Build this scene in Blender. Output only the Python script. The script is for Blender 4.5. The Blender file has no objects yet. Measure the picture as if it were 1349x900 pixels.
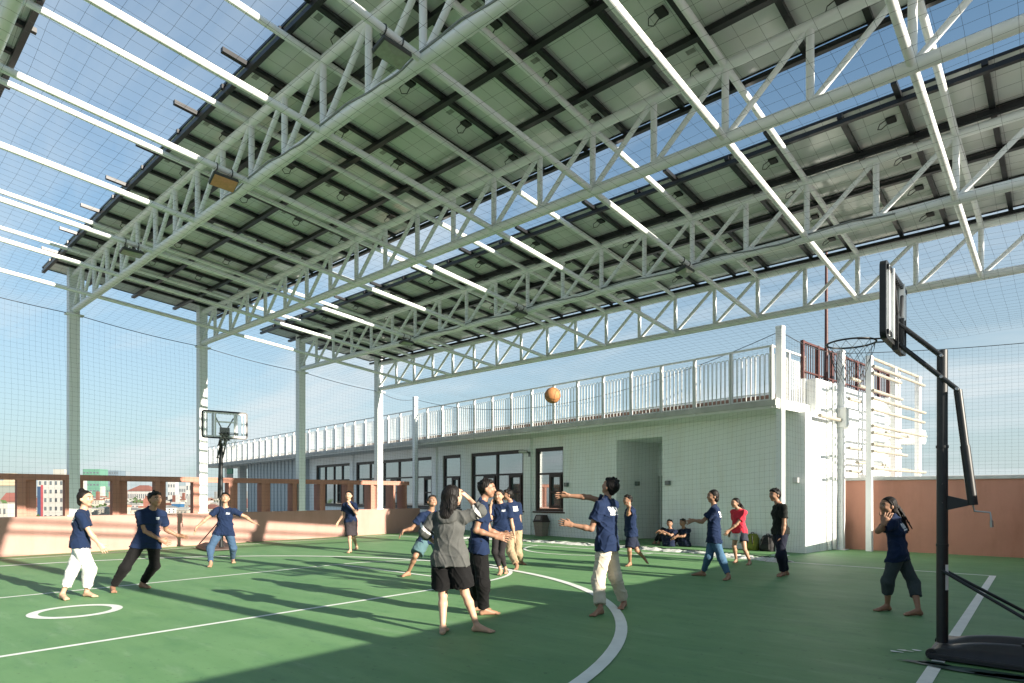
import bpy, math, random
import numpy as np
from mathutils import Vector, Matrix, Euler

# ------------------------------------------------------------------ core
S = bpy.context.scene
COL = S.collection
PI = math.pi
random.seed(7)
FPX, CXP, HZ, EYE = 823.507, 674.5, 651.31, 1.5     # focal length, centre and horizon in photo pixels, eye height
TC, TR, TF = .7061, .7324, .8378                    # bearing of court, roof and pavilion axes
YAW = {'w': 0.0, 'r': -(TR - TC), 'f': -(TF - TC)}  # the three building grids, turned about the camera's foot
FW = np.array([-math.sin(TC), math.cos(TC), 0.0])
RT = np.array([math.cos(TC), math.sin(TC), 0.0])

def ray(px, py, D):
    """world point seen at photo pixel (px, py) at distance D along the view axis"""
    return D * FW + (px - CXP) / FPX * D * RT + np.array([0, 0, EYE + (HZ - py) / FPX * D])

def gdepth(py, z=0.0):
    return FPX * (EYE - z) / (py - HZ)

def to_w(fr, x, y, z=0.0):
    a = YAW[fr]
    return np.array([x * math.cos(a) - y * math.sin(a), x * math.sin(a) + y * math.cos(a), z])

def from_w(fr, p):
    a = -YAW[fr]
    return np.array([p[0] * math.cos(a) - p[1] * math.sin(a), p[0] * math.sin(a) + p[1] * math.cos(a), p[2]])

ORD = ['first', 'second', 'third', 'fourth', 'fifth', 'sixth', 'seventh', 'eighth', 'ninth', 'tenth', 'eleventh',
       'twelfth', 'thirteenth', 'fourteenth', 'fifteenth', 'sixteenth', 'seventeenth', 'eighteenth', 'nineteenth',
       'twentieth', 'twenty-first', 'twenty-second', 'twenty-third', 'twenty-fourth', 'twenty-fifth', 'twenty-sixth']

def tag(o, label=None, cat=None, group=None, kind=None):
    if label: o['label'] = label
    if cat: o['category'] = cat
    if group: o['group'] = group
    if kind: o['kind'] = kind
    return o

def thing(name, label, cat, loc=(0, 0, 0), fr='w', rz=0.0, group=None):
    """an Empty at a thing's base; loc is in grid fr"""
    o = bpy.data.objects.new(name, None)
    COL.objects.link(o)
    o.empty_display_size = .2
    o.location = to_w(fr, *loc)
    o.rotation_euler = (0, 0, YAW[fr] + rz)
    tag(o, label, cat, group)
    o_base[o.name] = np.array(loc, float)
    return o
o_base = {}

def dup(o, parent=None):
    """a copy of a thing with copies of its parts and sub-parts (mesh data shared)"""
    c = o.copy()
    COL.objects.link(c)
    if parent is not None: c.parent = parent
    for ch in o.children:
        dup(ch, c)
    return c

class MB:
    """collects shapes; build() links them as ONE mesh object"""
    def __init__(self):
        self.v, self.f, self.n, self.sm = [], [], 0, []
    def add(self, v, f, smooth=False):
        v = np.asarray(v, float)
        self.v.append(v)
        for q in f: self.f.append(tuple(int(i) + self.n for i in q))
        self.sm += [smooth] * len(f)
        self.n += len(v)
        return self
    def box(self, lo, hi, rz=0.0, piv=None):
        x0, y0, z0 = lo; x1, y1, z1 = hi
        v = np.array([(x0, y0, z0), (x1, y0, z0), (x1, y1, z0), (x0, y1, z0), (x0, y0, z1), (x1, y0, z1), (x1, y1, z1), (x0, y1, z1)], float)
        if rz:
            p = np.array(piv if piv is not None else v.mean(0))
            ca, sa = math.cos(rz), math.sin(rz)
            d = v - p
            v = p + np.stack([d[:, 0] * ca - d[:, 1] * sa, d[:, 0] * sa + d[:, 1] * ca, d[:, 2]], 1)
        return self.add(v, [(0, 3, 2, 1), (4, 5, 6, 7), (0, 1, 5, 4), (1, 2, 6, 5), (2, 3, 7, 6), (3, 0, 4, 7)])
    def bbox(self, lo, hi, b=.01):
        """box with chamfered vertical and horizontal edges"""
        x0, y0, z0 = lo; x1, y1, z1 = hi
        def ring(z, i):
            a, c, d, e = x0 + i, y0 + i, x1 - i, y1 - i
            return [(a + b, c, z), (d - b, c, z), (d, c + b, z), (d, e - b, z), (d - b, e, z), (a + b, e, z), (a, e - b, z), (a, c + b, z)]
        v = ring(z0, b) + ring(z0 + b, 0) + ring(z1 - b, 0) + ring(z1, b)
        f = [tuple(range(7, -1, -1)), tuple(range(24, 32))]
        for k in range(3):
            for i in range(8):
                j = (i + 1) % 8
                f.append((k * 8 + i, k * 8 + j, k * 8 + 8 + j, k * 8 + 8 + i))
        return self.add(v, f)
    def tube(self, a, b, r, r2=None, seg=10, caps=True, smooth=True):
        return self.path([a, b], [r, r if r2 is None else r2], seg, False, caps, smooth)
    def path(self, pts, r, seg=8, closed=False, caps=True, smooth=True):
        P = np.asarray(pts, float); n = len(P)
        R = np.full(n, r, float) if np.isscalar(r) else np.asarray(r, float)
        T = np.zeros_like(P)
        for i in range(n):
            a = P[(i - 1) % n] if (closed or i > 0) else P[i]
            b = P[(i + 1) % n] if (closed or i < n - 1) else P[i]
            T[i] = b - a
        T /= np.maximum(np.linalg.norm(T, axis=1), 1e-9)[:, None]
        up = np.array([0, 0, 1.]) if abs(T[0][2]) < .9 else np.array([1., 0, 0])
        u = np.cross(T[0], up); u /= np.linalg.norm(u)
        vs = []
        ang = np.arange(seg) * 2 * PI / seg
        for i in range(n):
            u = u - T[i] * np.dot(u, T[i]); u /= max(np.linalg.norm(u), 1e-9)
            w = np.cross(T[i], u)
            vs.append(P[i] + R[i] * (np.cos(ang)[:, None] * u + np.sin(ang)[:, None] * w))
        V = np.concatenate(vs)
        f = []
        m = n if closed else n - 1
        for i in range(m):
            for k in range(seg):
                j = (i + 1) % n; l = (k + 1) % seg
                f.append((i * seg + k, i * seg + l, j * seg + l, j * seg + k))
        self.add(V, f, smooth)
        if caps and not closed:
            self.add(vs[0], [tuple(range(seg - 1, -1, -1))]); self.add(vs[-1], [tuple(range(seg))])
        return self
    def lathe(self, prof, c=(0, 0, 0), seg=20, smooth=True):
        vs = []
        for r, z in prof:
            for k in range(seg):
                a = 2 * PI * k / seg
                vs.append((c[0] + r * math.cos(a), c[1] + r * math.sin(a), c[2] + z))
        f = [(i * seg + k, i * seg + (k + 1) % seg, (i + 1) * seg + (k + 1) % seg, (i + 1) * seg + k) for i in range(len(prof) - 1) for k in range(seg)]
        return self.add(vs, f, smooth)
    def prism(self, poly, a, b):
        """poly: list of 3D points (planar), swept from +a to +b vectors"""
        P = np.asarray(poly, float); n = len(P)
        v = np.concatenate([P + np.asarray(a), P + np.asarray(b)])
        f = [tuple(range(n - 1, -1, -1)), tuple(range(n, 2 * n))] + [(i, (i + 1) % n, n + (i + 1) % n, n + i) for i in range(n)]
        return self.add(v, f)
    def sheet(self, x0, y0, x1, y1, z):
        return self.add([(x0, y0, z), (x1, y0, z), (x1, y1, z), (x0, y1, z)], [(0, 1, 2, 3)])
    def xf(self, M):
        """apply a 4x4 to all so far"""
        M = np.asarray(M)
        self.v = [x @ M[:3, :3].T + M[:3, 3] for x in self.v]
        return self
    def mesh(self, name, m=None, base=None):
        me = bpy.data.meshes.new(name)
        V = np.concatenate(self.v) if self.v else np.zeros((0, 3))
        if base is not None: V = V - base
        me.from_pydata(V.tolist(), [], self.f)
        me.polygons.foreach_set('use_smooth', self.sm)
        if m is not None: me.materials.append(m)
        me.update()
        return me
    def build(self, name, m=None, parent=None, rel=True):
        """a mesh object; with a parent the vertices are given in the parent's grid and shifted to its base"""
        base = None
        if parent is not None and rel and parent.name in o_base: base = o_base[parent.name]
        o = bpy.data.objects.new(name, self.mesh(name, m, base))
        COL.objects.link(o)
        if parent is not None: o.parent = parent
        return o

def single(name, mb, m, label, cat, loc=(0, 0, 0), fr='w', group=None, kind=None):
    """a thing that is one mesh; vertices given in grid fr, origin moved to loc"""
    o = bpy.data.objects.new(name, mb.mesh(name, m, np.array(loc, float)))
    COL.objects.link(o)
    o.location = to_w(fr, *loc)
    o.rotation_euler = (0, 0, YAW[fr])
    return tag(o, label, cat, group, kind)

# ------------------------------------------------------------------ materials
def mat(name, col, rough=.6, var=.12, scale=3.0, bump=0.0, bscale=60.0, metal=0.0, spec=.4, col2=None, stretch=None, coord='Object', streak=0.0):
    m = bpy.data.materials.new(name); m.use_nodes = True
    nt = m.node_tree; N = nt.nodes; L = nt.links
    bs = N['Principled BSDF']
    bs.inputs['Roughness'].default_value = rough
    bs.inputs['Metallic'].default_value = metal
    bs.inputs['Specular IOR Level'].default_value = spec
    tc = N.new('ShaderNodeTexCoord')
    src = tc.outputs[coord]
    if stretch:
        mp = N.new('ShaderNodeMapping'); mp.inputs['Scale'].default_value = stretch
        L.new(src, mp.inputs['Vector']); src = mp.outputs['Vector']
    nz = N.new('ShaderNodeTexNoise'); nz.inputs['Scale'].default_value = scale; nz.inputs['Detail'].default_value = 6; nz.inputs['Roughness'].default_value = .6
    L.new(src, nz.inputs['Vector'])
    cr = N.new('ShaderNodeValToRGB')
    c = np.array(col[:3]); d = np.array(col2[:3]) if col2 else None
    lo = c * (1 - var) if d is None else c
    hi = np.minimum(c * (1 + var), .95) if d is None else d
    cr.color_ramp.elements[0].position = .3; cr.color_ramp.elements[1].position = .7
    cr.color_ramp.elements[0].color = (*lo, 1); cr.color_ramp.elements[1].color = (*hi, 1)
    L.new(nz.outputs['Fac'], cr.inputs['Fac'])
    out = cr.outputs['Color']
    if streak:       # rain streaks and grime of their own shape
        mp2 = N.new('ShaderNodeMapping'); mp2.inputs['Scale'].default_value = (1.1, 1.1, .28); L.new(tc.outputs[coord], mp2.inputs['Vector'])
        n3 = N.new('ShaderNodeTexNoise'); n3.inputs['Scale'].default_value = 1.6; n3.inputs['Detail'].default_value = 8; n3.inputs['Roughness'].default_value = .7
        L.new(mp2.outputs['Vector'], n3.inputs['Vector'])
        r3 = N.new('ShaderNodeValToRGB'); r3.color_ramp.elements[0].position = .48; r3.color_ramp.elements[1].position = .72
        r3.color_ramp.elements[0].color = (1, 1, 1, 1); g = 1 - streak; r3.color_ramp.elements[1].color = (g, g * .97, g * .92, 1)
        L.new(n3.outputs['Fac'], r3.inputs['Fac'])
        mxs = N.new('ShaderNodeMix'); mxs.data_type = 'RGBA'; mxs.blend_type = 'MULTIPLY'; mxs.inputs[0].default_value = 1
        L.new(out, mxs.inputs[6]); L.new(r3.outputs['Color'], mxs.inputs[7]); out = mxs.outputs[2]
    L.new(out, bs.inputs['Base Color'])
    if bump:
        n2 = N.new('ShaderNodeTexNoise'); n2.inputs['Scale'].default_value = bscale; n2.inputs['Detail'].default_value = 4
        L.new(src, n2.inputs['Vector'])
        bp_ = N.new('ShaderNodeBump'); bp_.inputs['Strength'].default_value = bump; bp_.inputs['Distance'].default_value = .02
        L.new(n2.outputs['Fac'], bp_.inputs['Height']); L.new(bp_.outputs['Normal'], bs.inputs['Normal'])
    return m

M = {}
M['steel'] = mat('white_paint_steel', (.83, .86, .86), .42, .06, 1.5, spec=.5)
M['post'] = mat('white_post_paint', (.80, .83, .83), .5, .06, 1.2)
M['black'] = mat('black_paint', (.018, .02, .022), .42, .2, 8)
M['rail'] = mat('black_aluminium', (.022, .023, .026), .35, .2, 6, metal=.3)
M['back'] = mat('white_backsheet', (.68, .71, .69), .18, .05, 1.3, spec=.5)
M['cell'] = mat('solar_glass', (.012, .018, .045), .12, .2, 3, spec=.6)
M['jbox'] = mat('black_plastic', (.015, .015, .016), .5, .2, 20)
M['plate'] = mat('grey_sticker', (.30, .31, .29), .6, .15, 30)
M['wall'] = mat('white_wall_paint', (.85, .88, .88), .7, .04, .7, bump=.08, bscale=25, streak=.07)
M['wall2'] = mat('white_render', (.80, .83, .82), .75, .05, .5, bump=.08, bscale=30, streak=.12)
M['soffit'] = mat('soffit_paint', (.70, .71, .68), .8, .06, .8)
M['slab'] = mat('slab_concrete', (.46, .46, .43), .85, .18, 2.5, bump=.2, bscale=18)
M['pink'] = mat('salmon_parapet', (.42, .245, .205), .78, .07, .6, bump=.12, bscale=22, streak=.12)
M['frame'] = mat('terracotta_frame', (.42, .20, .15), .75, .10, .9, bump=.12, bscale=22, streak=.14)
M['redwall'] = mat('terracotta_wall', (.55, .27, .195), .78, .09, .7, bump=.15, bscale=18, streak=.14)
M['coping'] = mat('white_coping', (.62, .63, .62), .7, .12, 2.0, bump=.1)
M['line'] = mat('court_line_paint', (.74, .77, .74), .6, .08, 4)
M['ball'] = mat('ball_leather', (.46, .20, .075), .6, .15, 25, bump=.4, bscale=220)
M['ballseam'] = mat('ball_seam', (.03, .02, .015), .6)
M['wframe'] = mat('dark_brown_window_frame', (.030, .017, .014), .4, .2, 5)
M['cord'] = mat('net_cord', (.045, .055, .055), .8)
M['rope'] = mat('net_rope', (.03, .035, .04), .8)
M['hem'] = mat('pale_gathered_net', (.62, .64, .60), .9, .3, 9, bump=.6, bscale=40)
M['brown'] = mat('brown_iron', (.085, .030, .026), .5, .2, 5)
M['bin'] = mat('bin_plastic', (.24, .20, .17), .5, .08, 4)
M['binlid'] = mat('bin_lid_plastic', (.035, .022, .020), .45, .1, 4)
M['olive'] = mat('olive_bag', (.20, .22, .035), .8, .25, 12, bump=.3)
M['blackbag'] = mat('black_bag', (.02, .02, .021), .75, .25, 12, bump=.3)
M['wbar'] = mat('white_pipe', (.36, .33, .27), .5, .12, 4)
M['lamp'] = mat('grey_wall_lamp', (.16, .18, .18), .4, .1, 6, metal=.6)
M['lampsilver'] = mat('silver_wall_lamp', (.55, .56, .55), .35, .1, 6, metal=.5)
M['sign'] = mat('green_exit_sign', (.01, .20, .10), .5, .1, 8)
M['white'] = mat('white_lettering', (.8, .8, .8), .6)
M['clad'] = mat('blue_grey_cladding', (.42, .47, .49), .55, .15, 2.5, stretch=(8, 8, .4))
M['wire'] = mat('railing_white', (.72, .73, .71), .45, .05, 3)
M['chrome'] = mat('bright_steel', (.4, .4, .4), .4, .05, 3, metal=1.0)
M['basep'] = mat('dark_base_plastic', (.020, .022, .027), .36, .2, 6, bump=.1, bscale=90)
M['baseb'] = mat('brown_base_plastic', (.055, .038, .034), .5, .2, 6)
M['netw'] = mat('hoop_net_cord', (.55, .55, .5), .8)
M['nets'] = mat('hoop_net_dark_cord', (.10, .11, .11), .8)
M['housing'] = mat('floodlight_housing', (.05, .055, .055), .45, .1, 8)
M['door'] = mat('grey_white_door', (.52, .54, .51), .5, .05, 2)
M['cable'] = mat('grey_cable', (.25, .27, .28), .6)

def glass_mat(name, tint, rough=.04):
    m = bpy.data.materials.new(name); m.use_nodes = True
    b = m.node_tree.nodes['Principled BSDF']
    b.inputs['Base Color'].default_value = (*tint, 1); b.inputs['Roughness'].default_value = rough
    b.inputs['Specular IOR Level'].default_value = 1.0; b.inputs['IOR'].default_value = 2.6
    return m
M['pane'] = glass_mat('window_pane', (.07, .12, .13))
M['cityglass'] = glass_mat('city_window', (.06, .07, .08), .2)
def clear_mat():
    m = bpy.data.materials.new('clear_acrylic'); m.use_nodes = True
    nt = m.node_tree; N = nt.nodes; L = nt.links
    tr = N.new('ShaderNodeBsdfTransparent'); tr.inputs['Color'].default_value = (.94, .96, .97, 1)
    gl = N.new('ShaderNodeBsdfGlossy'); gl.inputs['Roughness'].default_value = .05
    fr = N.new('ShaderNodeFresnel'); fr.inputs['IOR'].default_value = 1.45
    mx = N.new('ShaderNodeMixShader')
    L.new(fr.outputs[0], mx.inputs[0]); L.new(tr.outputs[0], mx.inputs[1]); L.new(gl.outputs[0], mx.inputs[2])
    L.new(mx.outputs[0], N['Material Output'].inputs['Surface'])
    return m
M['acrylic'] = clear_mat()

def lens_mat(name, col):
    m = mat(name, col, .18, .15, 14, spec=.8)
    return m
M['lens'] = lens_mat('floodlight_lens', (.30, .34, .27))
M['lens_warm'] = lens_mat('floodlight_lens_warm', (.62, .30, .15))  # same lens, with the orange light on it put into the colour

def court_mat():
    m = bpy.data.materials.new('green_court_paint'); m.use_nodes = True
    nt = m.node_tree; N = nt.nodes; L = nt.links; bs = N['Principled BSDF']
    tc = N.new('ShaderNodeTexCoord')
    def noise(scale, stretch=(1, 1, 1), det=5, rz=0):
        mp = N.new('ShaderNodeMapping'); mp.inputs['Scale'].default_value = stretch; mp.inputs['Rotation'].default_value = (0, 0, rz)
        L.new(tc.outputs['Object'], mp.inputs['Vector'])
        n = N.new('ShaderNodeTexNoise'); n.inputs['Scale'].default_value = scale; n.inputs['Detail'].default_value = det; n.inputs['Roughness'].default_value = .65
        L.new(mp.outputs['Vector'], n.inputs['Vector'])
        return n.outputs['Fac']
    def ramp(f, p0, p1, c0, c1):
        r = N.new('ShaderNodeValToRGB'); r.color_ramp.elements[0].position = p0; r.color_ramp.elements[1].position = p1
        r.color_ramp.elements[0].color = (*c0, 1); r.color_ramp.elements[1].color = (*c1, 1)
        L.new(f, r.inputs['Fac']); return r.outputs['Color']
    def mix(fac, a, b, mode='MIX'):
        x = N.new('ShaderNodeMix'); x.data_type = 'RGBA'; x.blend_type = mode
        if isinstance(fac, float): x.inputs[0].default_value = fac
        else: L.new(fac, x.inputs[0])
        L.new(a, x.inputs[6])
        if isinstance(b, tuple): x.inputs[7].default_value = (*b, 1)
        else: L.new(b, x.inputs[7])
        return x.outputs[2]
    base = ramp(noise(.35), .35, .68, COURT0, COURT1)
    st = ramp(noise(1.6, (.12, 1.6, 1), 6, .35), .42, .72, (0, 0, 0), (.55, .55, .55))
    base = mix(st, base, (.17, .32, .15))
    worn = ramp(noise(3.2, (.45, 1.2, 1), 9, -.5), .50, .70, (0, 0, 0), (.50, .50, .50))
    base = mix(worn, base, (.065, .185, .08))
    scuff = ramp(noise(2.6, (.35, 1.6, 1), 9, .9), .57, .72, (0, 0, 0), (.30, .30, .30))
    base = mix(scuff, base, (.30, .42, .28))
    spot = ramp(noise(14, (1, 1, 1), 3), .62, .70, (0, 0, 0), (.45, .45, .45))
    base = mix(spot, base, (.03, .07, .035))
    L.new(base, bs.inputs['Base Color'])
    r = N.new('ShaderNodeMapRange'); r.inputs[3].default_value = .5; r.inputs[4].default_value = .75
    L.new(noise(1.2), r.inputs[0]); L.new(r.outputs[0], bs.inputs['Roughness'])
    bs.inputs['Specular IOR Level'].default_value = .35
    b = N.new('ShaderNodeBump'); b.inputs['Strength'].default_value = .12; b.inputs['Distance'].default_value = .01
    L.new(noise(120.0), b.inputs['Height']); L.new(b.outputs['Normal'], bs.inputs['Normal'])
    return m
COURT0, COURT1, COURT2 = (.108, .242, .098), (.138, .282, .118), (.16, .30, .13)
M['court'] = court_mat()
SUN_E, SKY_E, EXPO, CLOUD = 5.0, .064, 1.42, (3.5, 4.05, 4.25, 1)
# ------------------------------------------------------------------ ground and court
mb = MB(); mb.sheet(-1800, -1800, 1800, 1800, -19)
single('ground', mb, mat('city_ground', (.24, .23, .21), .9, .35, .02), None, None, (0, 0, -19), kind='structure')
mb = MB(); mb.sheet(-19.02, -7, 1.25, 19.04, 0)
single('court_floor', mb, M['court'], None, None, (0, 0, 0), kind='structure')
mb = MB(); mb.sheet(-53, 13.5, -6.5, 23.6, -.004)
single('terrace_floor', mb, mat('terrace_concrete', (.34, .36, .34), .85, .15, .8, bump=.1), None, None, (0, 0, 0), 'f', kind='structure')
blk = MB(); blk.box((-19.25, -8, -19), (1.45, 19.2, -.02))
single('school_building', blk, M['wall2'], 'white school block below the green rooftop court', 'building', (-9, 5, -19))
blk = MB(); blk.box((-53, 19.3, -19), (-6.9, 23.6, -.03)); blk.box((-53, 13.5, -19), (-21.5, 19.3, -.03))
single('school_wing', blk, M['wall2'], 'white school wing below the pavilion with railed roof terrace', 'building', (-30, 20, -19), 'f')

# painted markings: flat sheets 4 mm above the floor
def stripe(x0, y0, x1, y1, w, z=.004):
    d = np.array([x1 - x0, y1 - y0]); d /= np.linalg.norm(d); n = np.array([-d[1], d[0]]) * w / 2
    a, b = np.array([x0, y0]), np.array([x1, y1])
    return [(*(a + n), z), (*(a - n), z), (*(b - n), z), (*(b + n), z)]
def arc_mb(cx, cy, r, w, a0, a1, n=64, z=.004):
    m = MB(); v = []; f = []
    for i in range(n + 1):
        a = math.radians(a0 + (a1 - a0) * i / n)
        for rr in (r - w / 2, r + w / 2): v.append((cx + rr * math.cos(a), cy + rr * math.sin(a), z))
    for i in range(n): f.append((2 * i, 2 * i + 1, 2 * i + 3, 2 * i + 2))
    m.add(v, f); return m
def marking(name, mb, label, loc):
    o = single(name, mb, M['line'], None, None, (*loc, 0)); o['kind'] = 'structure'; return o
mk = MB()
def addstripe(*a, **k): mk.add(stripe(*a, **k), [(0, 1, 2, 3)])
LW = .075
addstripe(-18.23, -6, -18.23, 14.46 + LW / 2, LW)                  # far baseline by the parapet
addstripe(-.73, -6, -.73, 14.46 + LW / 2, .10)                     # near baseline
addstripe(-18.23 + LW / 2, 14.46, -.78, 14.46, LW)                 # long side line by the pavilion
marking('court_line', mk, None, (-9, 5))
mk = MB()
addstripe(-11.49, -4, -11.49, 7.75 + LW / 2, LW); addstripe(-7.33, -4, -7.33, 7.75 + LW / 2, LW); addstripe(-11.49 + LW / 2, 7.75, -7.33 - LW / 2, 7.75, LW)
marking('key_line', mk, None, (-9.4, 5))
marking('key_arc', arc_mb(-9.41, 7.79, 2.08, LW, 3, 177, 40), None, (-9.41, 7.79))
marking('hoop_ring_marking', arc_mb(-9.45, 2.47, .45, .12, 0, 360, 48, .005), None, (-9.45, 2.47))
marking('three_point_arc', arc_mb(-9.60, 2.60, 6.95, .13, -40, 218, 120, .008), None, (-9.6, 2.6))
marking('half_court_arc', arc_mb(-9.45, 14.46, 1.85, LW, 182, 358, 40, .006), None, (-9.45, 14.46))

# ------------------------------------------------------------------ left parapet with open frame
PX = -19.02
t = thing('parapet_wall', 'salmon pink low wall carrying an open terracotta frame on the city side', 'parapet', (PX, 5, 0))
mb = MB(); mb.box((PX - .25, -7, 0), (PX, 16.63, .945)); mb.build('low_wall', M['pink'], t)
mb = MB(); mb.box((PX - .24, -7, 1.855), (PX - .02, 16.10, 2.005)); mb.build('top_beam', M['frame'], t)
pil = [(-2.9, -2.55), (-1.85, -1.5), (-.8, -.45), (.25, .6), (1.45, 1.85), (2.6, 3.0), (3.76, 4.17), (4.74, 5.17), (5.81, 6.2), (6.86, 7.19), (7.9, 8.36), (8.95, 9.28), (10.0, 10.36), (11.09, 11.42),
       (12.12, 12.40), (13.23, 13.58), (14.26, 14.55), (15.32, 15.5), (15.88, 16.08)]
for a, b in pil:
    mb = MB(); c = a + (b - a) * .42
    mb.box((PX - .235, a, .945), (PX - .02, c, 1.855)); mb.box((PX - .60, c, .945), (PX - .14, b, 1.855))
    mb.build('frame_post', M['frame'], t)
# right parapets
t = thing('red_wall', 'tall terracotta wall with white coping beside the white stair block', 'wall', (-1.4, 19.04, 0))
mb = MB(); mb.box((-4.3, 19.04, 0), (1.45, 19.26, 1.87)); mb.build('wall_panel', M['redwall'], t)
mb = MB(); mb.bbox((-4.3, 18.99, 1.873), (1.45, 19.31, 1.97), .012); mb.build('coping', M['coping'], t)
t = thing('side_wall', 'terracotta wall closing the court behind the near hoop', 'wall', (1.25, 6, 0))
mb = MB(); mb.box((1.25, -7, 0), (1.45, 19.035, 1.95)); mb.build('wall_panel', M['redwall'], t)
mb = MB(); mb.bbox((1.21, -7, 1.953), (1.49, 19.0, 2.03), .012); mb.build('coping', M['coping'], t)
mb = MB(); mb.box((1.27, 7.25, 2.033), (1.47, 8.35, 2.52)); mb.build('raised_pier', M['redwall'], t)  # unseen block, added to cast the notch in the wall's shadow edge

# ------------------------------------------------------------------ pavilion (grid f)
WY, BY = 16.15, 14.90
t = pav = thing('pavilion', 'long white rooftop pavilion with dark windows and railed roof terrace', 'building', (-30, WY, 0), 'f')
wins = [(-35.3, -31.0), (-30.4, -23.2), (-22.5, -21.2), (-20.5, -17.3), (-16.66, -15.2)]
Z0, Z1, ZT = .88, 3.20, 3.60
mb = MB(); x = -36.2
for a, b in wins:
    mb.box((x, WY, 0), (a, WY + .25, ZT)); mb.box((a, WY, 0), (b, WY + .25, Z0)); mb.box((a, WY, Z1), (b, WY + .25, ZT)); x = b
mb.box((x, WY - .03, 0), (-12.83, WY + .25, ZT)); mb.box((-12.83, WY, 3.26), (-11.09, WY + .25, ZT)); mb.box((-11.09, WY, 0), (-6.81, WY + .25, ZT))
mb.box((-12.95, WY + .25, 0), (-12.83, WY + 2.4, 3.3)); mb.box((-11.09, WY + .25, 0), (-10.97, WY + 2.4, 3.3)); mb.box((-12.83, WY + 2.3, 0), (-11.09, WY + 2.42, 3.3)); mb.box((-12.83, WY + .25, 3.26), (-11.09, WY + 2.3, 3.34))
for xp in (-23.05, -30.75, -16.98):       # shallow piers between the windows
    mb.box((xp - .16, WY - .10, 0), (xp + .16, WY, ZT - .02))
mb.build('front_wall', M['wall'], t)
mb = MB(); mb.box((-7.06, WY + .25, 0), (-6.81, 23.6, ZT)); mb.box((-7.06, 16.80, ZT), (-6.81, 23.6, 4.53)); mb.box((-20, 16.80, 3.86), (-7.06, 17.05, 4.3)); mb.build('end_wall', M['wall'], t)
mb = MB(); mb.box((-53, BY, 3.60), (-6.97, 16.80, 3.84)); mb.box((-53, 16.80, 3.62), (-7.06, 23.6, 3.84)); mb.build('roof_slab', M['soffit'], t)
mb = MB(); mb.box((-53, 15.5, 3.84), (-7.3, 15.62, 4.03)); mb.build('roof_kerb', mat('brown_tile', (.20, .12, .09), .8, .2, 4), t)
mb = MB(); mb.box((-53, BY - .05, 3.66), (-6.97, BY, 3.80)); mb.build('slab_edge_trim', M['slab'], t)
mb = MB(); mb.box((-12.80, WY + 2.25, 0), (-12.78, WY + 2.29, 2.15)); mb.box((-12.70, WY + 2.26, .02), (-11.75, WY + 2.295, 2.15)); d = mb.build('door', M['door'], t)
mb = MB(); mb.tube((-11.85, WY + 2.26, 1.02), (-11.85, WY + 2.18, 1.02), .012, seg=6); mb.tube((-11.85, WY + 2.18, 1.02), (-11.97, WY + 2.18, 1.02), .012, seg=6)
o = mb.build('handle', M['lamp'], None); o.parent = d; o.data.transform(Matrix.Translation(tuple(-o_base[t.name])))
# far open end: pillars, cladding bay
for xp in (-51.6, -48.6, -46.2):
    mb = MB(); mb.box((xp - .25, WY, 0), (xp + .25, WY + .5, ZT)); mb.build('pillar', M['wall2'], t)
mb = MB(); mb.box((-45.2, WY - .5, 0), (-36.2, WY + .2, ZT)); mb.build('cladding_bay', M['clad'], t)
for i in range(16):
    mb = MB(); x = -45.1 + i * .58; mb.box((x, WY - .56, 0), (x + .07, WY - .5, ZT)); mb.build('cladding_rib', M['clad'], t)
mb = MB(); mb.box((-53, 23.3, 0), (-7.06, 23.6, ZT)); mb.build('back_wall', M['wall2'], t)
# windows
def window(a, b, mulls, rail_z, doors=()):
    fr = MB(); y0, y1 = WY + .05, WY + .15; w = .10
    fr.box((a, y0, Z1 - .13), (b, y1, Z1)); fr.box((a, y0, Z0), (b, y1, Z0 + .10)); fr.box((a, y0, Z0 + .1), (a + w, y1, Z1 - .13)); fr.box((b - w, y0, Z0 + .1), (b, y1, Z1 - .13))
    for m_ in mulls: fr.box((m_ - .045, y0 + .004, Z0 + .1), (m_ + .045, y1 - .004, Z1 - .13))
    edges = [a + w] + [q for m_ in mulls for q in (m_ - .045, m_ + .045)] + [b - w]
    for i in range(0, len(edges), 2):
        fr.box((edges[i], y0 + .01, rail_z - .035), (edges[i + 1], y1 - .01, rail_z + .035))
    win = fr.build('window', M['wframe'], pav)
    off = Matrix.Translation(tuple(-o_base[pav.name]))
    def sub(name, mb, m):
        o = mb.build(name, m, None); o.parent = win; o.data.transform(off); return o
    for i in range(0, len(edges), 2):
        e0, e1 = edges[i], edges[i + 1]
        p = MB(); p.add([(e0, WY + .10, Z0 + .1), (e1, WY + .10, Z0 + .1), (e1, WY + .108, Z1 - .13), (e0, WY + .108, Z1 - .13)], [(0, 1, 2, 3)]); sub('pane', p, M['pane'])
        n = max(1, round((e1 - e0) / .75))
        if i // 2 in doors:
            cs = MB(); ww = (e1 - e0)
            c0, c1 = e0 + ww * .48, e1 - .04
            for q0, q1 in ((c0, c0 + .09), (c1 - .09, c1)): cs.box((q0, y0 - .03, Z0 + .12), (q1, y0 + .05, rail_z - .04))
            cs.box((c0 + .09, y0 - .03, Z0 + .12), (c1 - .09, y0 + .05, Z0 + .22)); cs.box((c0 + .09, y0 - .03, rail_z - .13), (c1 - .09, y0 + .05, rail_z - .04)); cs.box((c0 + .09, y0 - .03, 1.55), (c1 - .09, y0 + .05, 1.61))
            sub('casement', cs, M['wframe'])
    s = MB(); s.box((a - .08, WY - .05, Z0 - .06), (b + .08, WY + .04, Z0 - .005)); sub('sill', s, M['wframe'])
window(-35.3, -31.0, [-34.2, -33.1, -32.1], 2.3, (0, 2))
window(-30.4, -23.2, [-29.0, -27.6, -26.2, -24.7], 2.3, (0, 2, 4))
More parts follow.
